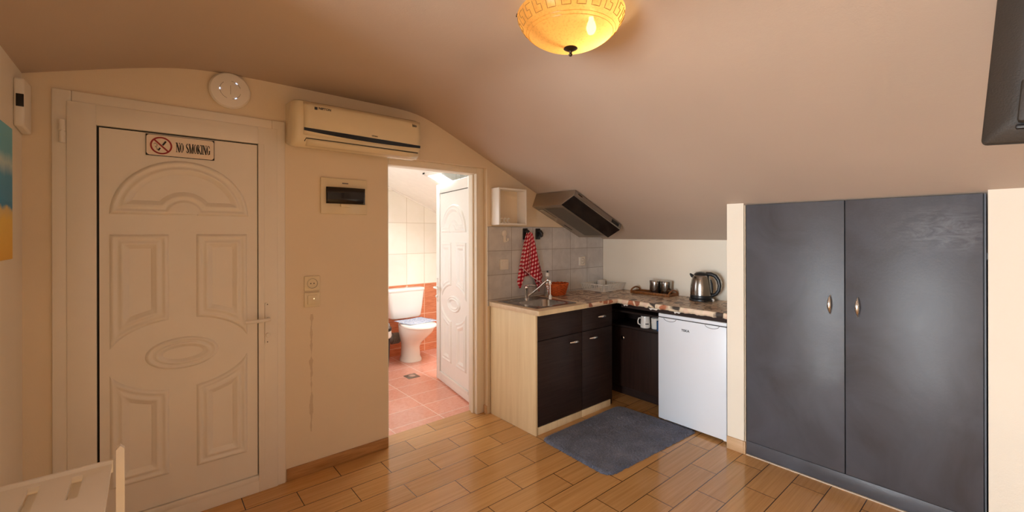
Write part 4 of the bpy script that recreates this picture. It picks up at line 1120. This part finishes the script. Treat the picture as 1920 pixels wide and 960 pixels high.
for y in (fy0+.03, fy1-.03):
    mb = MB(); mb.lathe([(.015, 0), (.015, .03)], (XK-.1, y, 0), 14); mb.build('foot', M['white'], fr)
mb = MB(); mb.box((fxf+.012, fy0-.004, .012), (fxf+.04, fy0+.03, .026), .003); mb.build('hinge', M['white'], fr)

# mugs on the open shelf
def mug(name, x, y, r, h, m, label, handle=True, taper=.88):
    z = .6588
    o = thing(name, label, 'mug' if handle else 'cup', (x, y, z))
    mb = MB(); mb.lathe([(0, .003), (r*.9, 0), (r, .005), (r*taper, h), (r*taper-.004, h), (r-.006, .012), (0, .01)], (x, y, z), 28); mb.build('mug_body' if handle else 'cup_body', m, o)
    if handle:
        d = Vector((-.45, .9, 0)).normalized()
        P = lambda a, q: Vector((x, y, z))+d*a+Vector((0, 0, q))
        mb = MB(); mb.tube([P(r*.92, h*.8), P(r*1.3, h*.78), P(r*1.48, h*.55), P(r*1.42, h*.3), P(r*.98, h*.2)], .006, 8); mb.build('handle', m, o)
        mb = MB()
        pr = []
        for a in (-30, -15, 0, 15): pass
        mb.grid([[(x+(r*1.005-.008*q)*math.cos(math.radians(a)), y+(r*1.005-.008*q)*math.sin(math.radians(a)), z+.035+.03*q) for a in range(212, 256, 6)] for q in (0, .5, 1)])
        mb.build('printed_mark', M['mug_print'], o)
    return o
mug('mug', 3.425, 2.205, .044, .105, M['ceramic'], 'white mug with small dark print, upside down on the open dark shelf')
mug('cup', 3.45, 2.118, .036, .095, M['ceramic'], 'plain white cup between the mug and the fridge', False, 1.08)
mug('cup', 3.395, 2.040, .030, .085, M['blue_cup'], 'blue cup on the open shelf, half behind the fridge', False, 1.05)

# ------------------------------------------------------------------ wardrobe
wd = thing('wardrobe', 'built-in slate-dark wardrobe with two tall doors under the slope', 'wardrobe', (3.3, .68, 0))
wy0, wy1, wz = .124, 1.238, 1.694
mb = MB(); mb.box((XW+.024, wy0, .0), (XW+.03, wy1, wz-.004)); mb.box((XW+.03, wy0, 0), (XK, wy0+.018, 1.35)); mb.box((XW+.03, wy1-.018, 0), (XK, wy1, 1.35)); mb.build('carcass', M['ink'], wd)
mb = MB(); mb.box((XW+.004, wy0+.002, 0), (XW+.022, wy1-.002, .092), .0015); mb.build('plinth', M['wardrobe'], wd)
for nm, a, b, hy in (('door', .6845, wy1-.012, .752), ('door', wy0+.010, .6795, .620)):
    mb = MB(); mb.box((XW+.002, a, .095), (XW+.021, b, wz), .0015); dd = mb.build(nm, M['wardrobe'], wd)
    mb = MB(); pts, rr = [], []
    for i in range(15):
        u = i/14; pts.append((XW-.004-.022*math.sin(PI*u)**.7, hy, 1.022+.112*u)); rr.append(.002+.0095*math.sin(PI*u))
    mb.tube(pts, rr, 12, flat=1.0); mb.build('handle', M['nickel'], dd)
for a, b, fm in ((wy0, wy0+.006, 'filler_grey'), (wy1-.007, wy1-.001, 'plaster_edge')):
    mb = MB(); mb.box((XW-.001, a, .02), (XW+.022, b, wz), .001); mb.build('filler_strip', M[fm], wd)
mb = MB(); mb.box((XW-.01, wy0, 0), (XW+.004, wy1-.01, .006), .002); mb.build('sealant_bead', M['plaster_edge'], wd)

# ------------------------------------------------------------------ floor mat
mt = None
mb = MB(); nx, ny = 190, 130; P = []
def matpt(u, v):
    A, B, D_, Cc = Vector((2.19, 2.285)), Vector((2.165, 1.655)), Vector((3.145, 2.295)), Vector((3.195, 1.600))
    p = (A*(1-u)+D_*u)*(1-v)+(B*(1-u)+Cc*u)*v
    return p
cu_, cv_ = .072, .105
def squash(u, v):
    # rounded corners: pull the corner cells on to an arc
    for cu0, su in ((cu_, -1), (1-cu_, 1)):
        for cv0, sv in ((cv_, -1), (1-cv_, 1)):
            if (u-cu0)*su > 0 and (v-cv0)*sv > 0:
                a, b = (u-cu0)/cu_, (v-cv0)/cv_
                m_ = max(abs(a), abs(b)); L = math.hypot(a, b)
                if L > 1e-6: k = m_/L; return cu0+a*k*cu_, cv0+b*k*cv_
    return u, v
for j in range(ny+1):
    row = []
    for i in range(nx+1):
        u0, v0 = i/nx, j/ny; u, v = squash(u0, v0); p = matpt(u, v)
        edge = min(u0, 1-u0, v0*.7, (1-v0)*.7)
        z = .003+.009*min(1, edge/.02)+random.uniform(-.004, .004)*(1 if edge > .004 else .2)
        jt = .0022 if edge > .006 else .0045
        row.append((p.x+random.uniform(-jt, jt), p.y+random.uniform(-jt, jt), max(.001, z)))
    P.append(row)
mb.grid(P)
mt = mb.build('kitchen_mat', M['rug'], smooth=80); tag(mt, 'shaggy blue-grey mat on the floor before the kitchen cabinets', 'mat')

# ------------------------------------------------------------------ ceiling lamp
lx, ly = 1.292, 1.168
LZ = ceil_z(lx)
lp = thing('ceiling_lamp', 'glowing amber glass bowl lamp with Greek key border on the ceiling', 'lamp', (lx, ly, LZ))
rimz, depth, R_ = 2.372, .132, .212
def bowl(t):            # t 0 rim .. 1 bottom
    r = R_*math.cos(t*PI/2)**.9 if t < 1 else 0
    z = rimz-depth*math.sin(t*PI/2)**1.25
    return r, z
bp = [bowl(i/28) for i in range(28)]+[(.012, rimz-depth)]
mb = MB(); mb.b.free(); mb.b = bmesh.new()
n = 72
P = [[(lx+r*math.cos(2*PI*k/n), ly+r*math.sin(2*PI*k/n), z) for k in range(n)] for r, z in bp]
mb.grid(P, closed_u=True); shade = mb.build('lamp_shade', M['amber'], lp, smooth=70)
# engraved meander band and rings standing just proud of the glass
def bowl_pt(a, t, off=.0012):
    r, z = bowl(t); r2, z2 = bowl(min(.999, t+.01)); tang = Vector((r2-r, z2-z)).normalized(); nrm = Vector((-tang.y, tang.x))
    if nrm.x < 0: nrm = -nrm
    return Vector((lx+(r+nrm.x*off)*math.cos(a), ly+(r+nrm.x*off)*math.sin(a), z+nrm.y*off))
mb = MB(); NU = 22
unit = [(0, .06), (0, 1), (.60, 1), (.60, .52), (.32, .52), (.32, .06), (.80, .06)]
for k in range(NU):
    pts = []
    for (a0, b0), (a1, b1) in zip(unit, unit[1:]):
        for i in range(4):
            pts.append((a0+(a1-a0)*i/4, b0+(b1-b0)*i/4))
    pts.append(unit[-1])
    mb.tube([bowl_pt(2*PI*(k+u)/NU, .10+.22*v) for u, v in pts], .0013, 5)
mb.build('meander_border', M['meander'], lp)
for t in (.40, .45):
    mb = MB(); mb.tube([bowl_pt(2*PI*i/72, t, .0006) for i in range(72)], .0010, 5, closed=True); mb.build('glass_ring', M['amber'], lp)
mb = MB(); mb.lathe([(0, rimz-depth+.004), (.026, rimz-depth+.003), (.028, rimz-depth-.002), (.016, rimz-depth-.009), (.007, rimz-depth-.012), (.005, rimz-depth-.020), (.008, rimz-depth-.025), (.005, rimz-depth-.031), (0, rimz-depth-.032)], (lx, ly, 0), 24); mb.build('finial', M['bronze'], lp)
mb = MB(); mb.lathe([(.10, LZ), (.10, LZ-.012), (.02, LZ-.016), (.006, LZ-.018), (.006, rimz-depth)], (lx, ly, 0), 28); mb.build('ceiling_plate', M['white'], lp)
for a in (20, 140, 260):
    mb = MB(); a_ = math.radians(a); mb.tube([(lx+.095*math.cos(a_), ly+.095*math.sin(a_), LZ-.008), (lx+(R_+.002)*math.cos(a_), ly+(R_+.002)*math.sin(a_), rimz+.004), (lx+(R_+.003)*math.cos(a_), ly+(R_+.003)*math.sin(a_), rimz-.006)], .003, 8); mb.build('clip', M['bronze'], lp)
BV = Vector((lx+.085, ly-.035, rimz-.035))
mb = MB(); mb.lathe([(0, -.03), (.012, -.026), (.019, -.012), (.020, 0), (.016, .016), (.010, .03), (.010, .04), (0, .04)], BV, 20); blb = mb.build('bulb', M['bulb'], lp)

# ------------------------------------------------------------------ television, seen from behind
tv = thing('television', 'dark flat television seen from behind under the sloping ceiling', 'television', (1.78, -.29, 1.745))
TVM = Matrix.Translation((1.76, .08, 1.745)) @ Matrix.Rotation(math.radians(4.4), 4, 'X') @ Matrix.Rotation(math.radians(2), 4, 'Y')
# local: y from 0 to -0.75 (width), z up, the back points towards -x
W_, H_ = .75, .46
def tvl(pts): return [TVM @ Vector(p) for p in pts]
mb = MB()
def trr(x, g, r=.012): return [TVM @ Vector((x, y, z)) for y, z in rrect(-W_+g, g, -g, H_-g, r, 4)]
mb.loft([trr(.03, .002), trr(.026, 0), trr(.010, 0), trr(.004, .004), trr(-.022, .048, .02), trr(-.026, .06, .02)])
mb.build('back_shell', M['tv'], tv)
mb = MB(); mb.loft([trr(.0305, .008), trr(.0335, .010)]); mb.build('screen', M['dark_window'], tv)
mb = MB(); mb.box((-.055, -W_+.13, .045), (-.02, -.062, .155), .008, mat=TVM); mb.build('electronics_housing', M['tv'], tv)
mb = MB(); mb.box((-.034, -W_+.13, .030), (-.018, -.060, .042), .004, mat=TVM); mb.build('speaker_ledge', M['black'], tv)
mb = MB(); mb.tube(tvl([(-.04, -.375, .25), (-.075, -.375, .25), (-.075, -.375, .62)]), .016, 12); mb.build('ceiling_mount', M['black'], tv)

# ------------------------------------------------------------------ white slotted stand in the corner by the entrance door
rk = thing('slotted_stand', 'white plastic stand with slotted top before the entrance door', 'stand', (-.25, 1.75, 0))
RZ = .75
X0r, X1r, Y0r, Y1r = -.422, -.079, 1.45, 1.945
mb = MB()
slots = [(-.166, 1.752, 1.905), (-.258, 1.752, 1.905), (-.350, 1.752, 1.905)]
# top panel in strips around the slots
cuts = sorted([(sx-.013, sx+.013) for sx, _, _ in slots])
xs = [X0r+.006]+[v for c in cuts for v in c]+[X1r-.010]
for a, b in zip(xs[::2], xs[1::2]): mb.box((a, Y0r, RZ-.012), (b, Y1r-.012, RZ))
for a, b in cuts: mb.box((a, Y0r, RZ-.012), (b, 1.752, RZ)); mb.box((a, 1.905, RZ-.012), (b, Y1r-.012, RZ)); mb.box((a, 1.74, RZ-.03), (b, 1.915, RZ-.024))
mb.build('slotted_top', M['white'], rk)
mb = MB(); mb.box((X0r, Y1r-.012, RZ-.03), (X1r-.006, Y1r, RZ+.012), .003); mb.build('back_rail', M['white'], rk)
for x, y, h in ((X1r, Y1r-.02, .805), (X0r, Y1r-.02, .805), (X1r, Y0r-.004, .775), (X0r, Y0r-.004, .775)):
    mb = MB(); mb.prism([(x, 0), (x+.021, 0), (x+.021, h-.012), (x+.0105, h), (x, h-.012)] if x > -.2 else [(x-.002, 0), (x+.016, 0), (x+.016, h), (x-.002, h)], 1, y, y+.024); mb.build('leg', M['white'], rk)
mb = MB(); mb.box((X0r+.01, Y0r, .28), (X1r, Y1r, .295), .003); mb.build('lower_shelf', M['white'], rk)

# ------------------------------------------------------------------ bathroom things
wc = thing('toilet', 'white ceramic toilet with cistern against the terracotta wall', 'toilet', (2.42, 4.6, 0))
tcx = 2.418
mb = MB(); rings = []
for z, wx, y0_, y1_ in ((.485, .185, 4.855, 5.0), (.50, .196, 4.845, 5.005), (.62, .215, 4.84, 5.005), (.80, .236, 4.835, 5.005), (.815, .236, 4.835, 5.005)):
    rings.append([(x, y, z) for x, y in rrect(tcx-wx, y0_, tcx+wx, y1_, .04, 6)])
mb.loft(rings); mb.build('cistern', M['ceramic'], wc, smooth=50)
mb = MB(); mb.loft([[(x, y, z) for x, y in rrect(tcx-.243+g, 4.828+g, tcx+.243-g, 5.01-g, .04, 6)] for z, g in ((.814, 0), (.834, 0), (.842, .006), (.845, .02))]); lid = mb.build('cistern_lid', M['ceramic'], wc, smooth=50)
mb = MB(); mb.lathe([(.016, 0), (.016, .012), (.010, .016), (0, .016)], (tcx+.03, 4.915, .845), 18); mb.build('flush_button', M['chrome'], lid)
def egg(cx, yb, yf, wx, n=40):
    out = []
    L = yb-yf
    for k in range(n):
        a = 2*PI*k/n; c, s = math.cos(a), math.sin(a)
        out.append((cx+wx*s*(1-.10*c) if True else 0, (yb+yf)/2+L/2*c))
    return out
mb = MB(); rings = []
for z, yb, yf, wx in ((0, 4.92, 4.62, .125), (.02, 4.92, 4.622, .122), (.05, 4.91, 4.64, .108), (.16, 4.91, 4.64, .100), (.22, 4.91, 4.60, .112), (.29, 4.92, 4.50, .145), (.36, 4.92, 4.40, .172), (.42, 4.92, 4.345, .182), (.437, 4.92, 4.34, .183)):
    rings.append([(x, y, z) for x, y in egg(tcx, yb, yf, wx)])
mb.loft(rings); mb.build('bowl', M['ceramic'], wc, smooth=60)
mb = MB(); rings = []
for z, g in ((.438, .004), (.442, 0), (.456, 0), (.462, .004), (.464, .02), (.470, .03), (.474, .06)):
    rings.append([(x, y, z) for x, y in egg(tcx, 4.845-g*.5, 4.318+g, .192-g)])
mb.loft(rings); mb.build('seat_lid', M['ceramic'], wc, smooth=40)
mb = MB(); mb.tube([(tcx-.10, 4.87, .255), (tcx-.14, 4.87, .262), (tcx-.19, 4.87, .268)], .062, 20)
for k in range(4): mb.tube([(tcx-.115-.022*k, 4.87, .258), (tcx-.123-.022*k, 4.87, .259)], .066, 20)
mb.tube([(tcx-.18, 4.87, .268), (tcx-.34, 4.885, .262), (tcx-.55, 4.9, .255)], .054, 20); mb.build('waste_pipe', M['grey_pipe'], wc, smooth=50)
ppr = None
mb = MB(); mb.grid([[(tcx-.20+.38*i/10+.05*j/8, 4.80-.33*j/8+.03*i/10, .4775+.002*math.sin(i*.9+j)) for i in range(11)] for j in range(9)])
ppr = mb.build('paper_sheet', M['paper'], smooth=60); md = ppr.modifiers.new('t', 'SOLIDIFY'); md.thickness = .002; md.offset = 1
tag(ppr, 'printed paper sheet lying on the closed toilet lid', 'paper')
bn = thing('pedal_bin', 'dark waste bin beside the toilet, half behind the doorway wall', 'bin', (1.995, 4.69, 0))
mb = MB(); mb.lathe([(.095, 0), (.105, .01), (.125, .36), (.125, .38)], (1.995, 4.69, .0), 32); mb.build('bin_body', M['black'], bn)
mb = MB(); mb.lathe([(.130, .34), (.136, .36), (.132, .42), (.128, .425)], (1.995, 4.69, .0), 32); mb.build('bin_bag', M['white'], bn)
mb = MB(); mb.lathe([(.132, .42), (.132, .44), (.115, .49), (.07, .525), (0, .535)], (1.995, 4.69, .0), 32); mb.build('lid', M['steel'], bn)
mb = MB(); mb.lathe([(.135, .418), (.137, .43), (.135, .448)], (1.995, 4.69, .0), 32); mb.build('lid_rim', M['black'], bn)
fd = thing('floor_drain', 'small square metal drain in the terracotta bathroom floor', 'drain', (2.14, 4.19, 0))
mb = MB(); mb.box((2.075, 4.125, -.002), (2.205, 4.255, .003), .001); mb.build('drain_frame', M['filter'], fd)
mb = MB(); mb.lathe([(.038, 0), (.038, .005), (.03, .006), (0, .006)], (2.14, 4.19, .001), 24); mb.build('drain_cap', M['chrome'], fd)

# ------------------------------------------------------------------ light
def area(name, loc, size, rot, energy, color, spread=None):
    l = bpy.data.lights.new(name, 'AREA'); l.shape = 'RECTANGLE'; l.size, l.size_y = size; l.energy = energy; l.color = color
    if spread: l.spread = math.radians(spread)
    o = bpy.data.objects.new(name, l); C.objects.link(o); o.location = loc; o.rotation_euler = rot; return o
# daylight through the balcony window on the left wall and the bathroom skylight
area('window_daylight', (WX-.13, (WY0+WY1)/2, (WZ0+WZ1)/2), (WZ1-WZ0-.1, WY1-WY0-.1), (0, -PI/2, 0), 370, (.84, .93, 1.0))
sp = bpy.data.lights.new('added_sunbeam', 'SPOT'); sp.energy = 20000; sp.color = (.88, .97, 1); sp.spot_size = math.radians(24); sp.spot_blend = .1; sp.shadow_soft_size = .06  # spot standing in for unseen sun, added so floor bounce brightens the ceiling
so = bpy.data.objects.new('added_sunbeam', sp); C.objects.link(so); so.location = (-9.5, .45, 4.3)
so.rotation_euler = (Vector((-.9, .55, .0))-so.location).to_track_quat('-Z', 'Y').to_euler()
area('skylight_daylight', ((SX0+SX1)/2+.05, (SY0+SY1)/2, zb((SX0+SX1)/2)+.16), (SX1-SX0, SY1-SY0), (0, math.radians(23), 0), 85, (.93, .965, 1))
area('bathroom_window_daylight', (BXL-.13, 3.95, 1.42), (.92, 1.12), (0, -PI/2, 0), 19, (.94, .97, 1))
pl = bpy.data.lights.new('lamp_bulb_light', 'POINT'); pl.energy = 5.6; pl.color = (1, .76, .49); pl.shadow_soft_size = .022
o = bpy.data.objects.new('lamp_bulb_light', pl); C.objects.link(o); o.location = BV+Vector((0, 0, -.0))
blb.visible_shadow = True
w = bpy.data.worlds.new('sky'); bpy.context.scene.world = w; w.use_nodes = True
nt = w.node_tree; bg = nt.nodes['Background']
sky = nt.nodes.new('ShaderNodeTexSky'); sky.sky_type = 'HOSEK_WILKIE'; sky.sun_direction = Vector((.3, .4, .85)).normalized(); sky.turbidity = 4
nt.links.new(sky.outputs[0], bg.inputs[0]); bg.inputs[1].default_value = .6

# ------------------------------------------------------------------ camera
cam = bpy.data.cameras.new('camera'); co = bpy.data.objects.new('camera', cam); C.objects.link(co)
f_px, cy_px, yaw, roll = 812.15, 439.2, .70039, -.0023
cam.sensor_fit = 'HORIZONTAL'; cam.sensor_width = 36; cam.lens = 36*f_px/1920; cam.shift_y = (cy_px-480)/1920
cam.clip_start = .02
right = Vector((math.cos(yaw), -math.sin(yaw), 0)); fwd = Vector((math.sin(yaw), math.cos(yaw), 0)); up = Vector((0, 0, 1))
cr, sr = math.cos(roll), math.sin(roll)
r2 = right*cr+up*sr; u2 = up*cr-right*sr
mm = Matrix((r2, u2, -fwd)).transposed().to_4x4(); mm.translation = (0, 0, 1.5)
co.matrix_world = mm
S = bpy.context.scene
S.camera = co
S.view_settings.view_transform = 'Standard'; S.view_settings.look = 'None'; S.view_settings.gamma = 1; S.view_settings.use_curve_mapping = False
S.view_settings.exposure = -.13
S.cycles.use_denoising = True
S.cycles.max_bounces = 10; S.cycles.diffuse_bounces = 6; S.cycles.transmission_bounces = 8
S.cycles.sample_clamp_indirect = 8
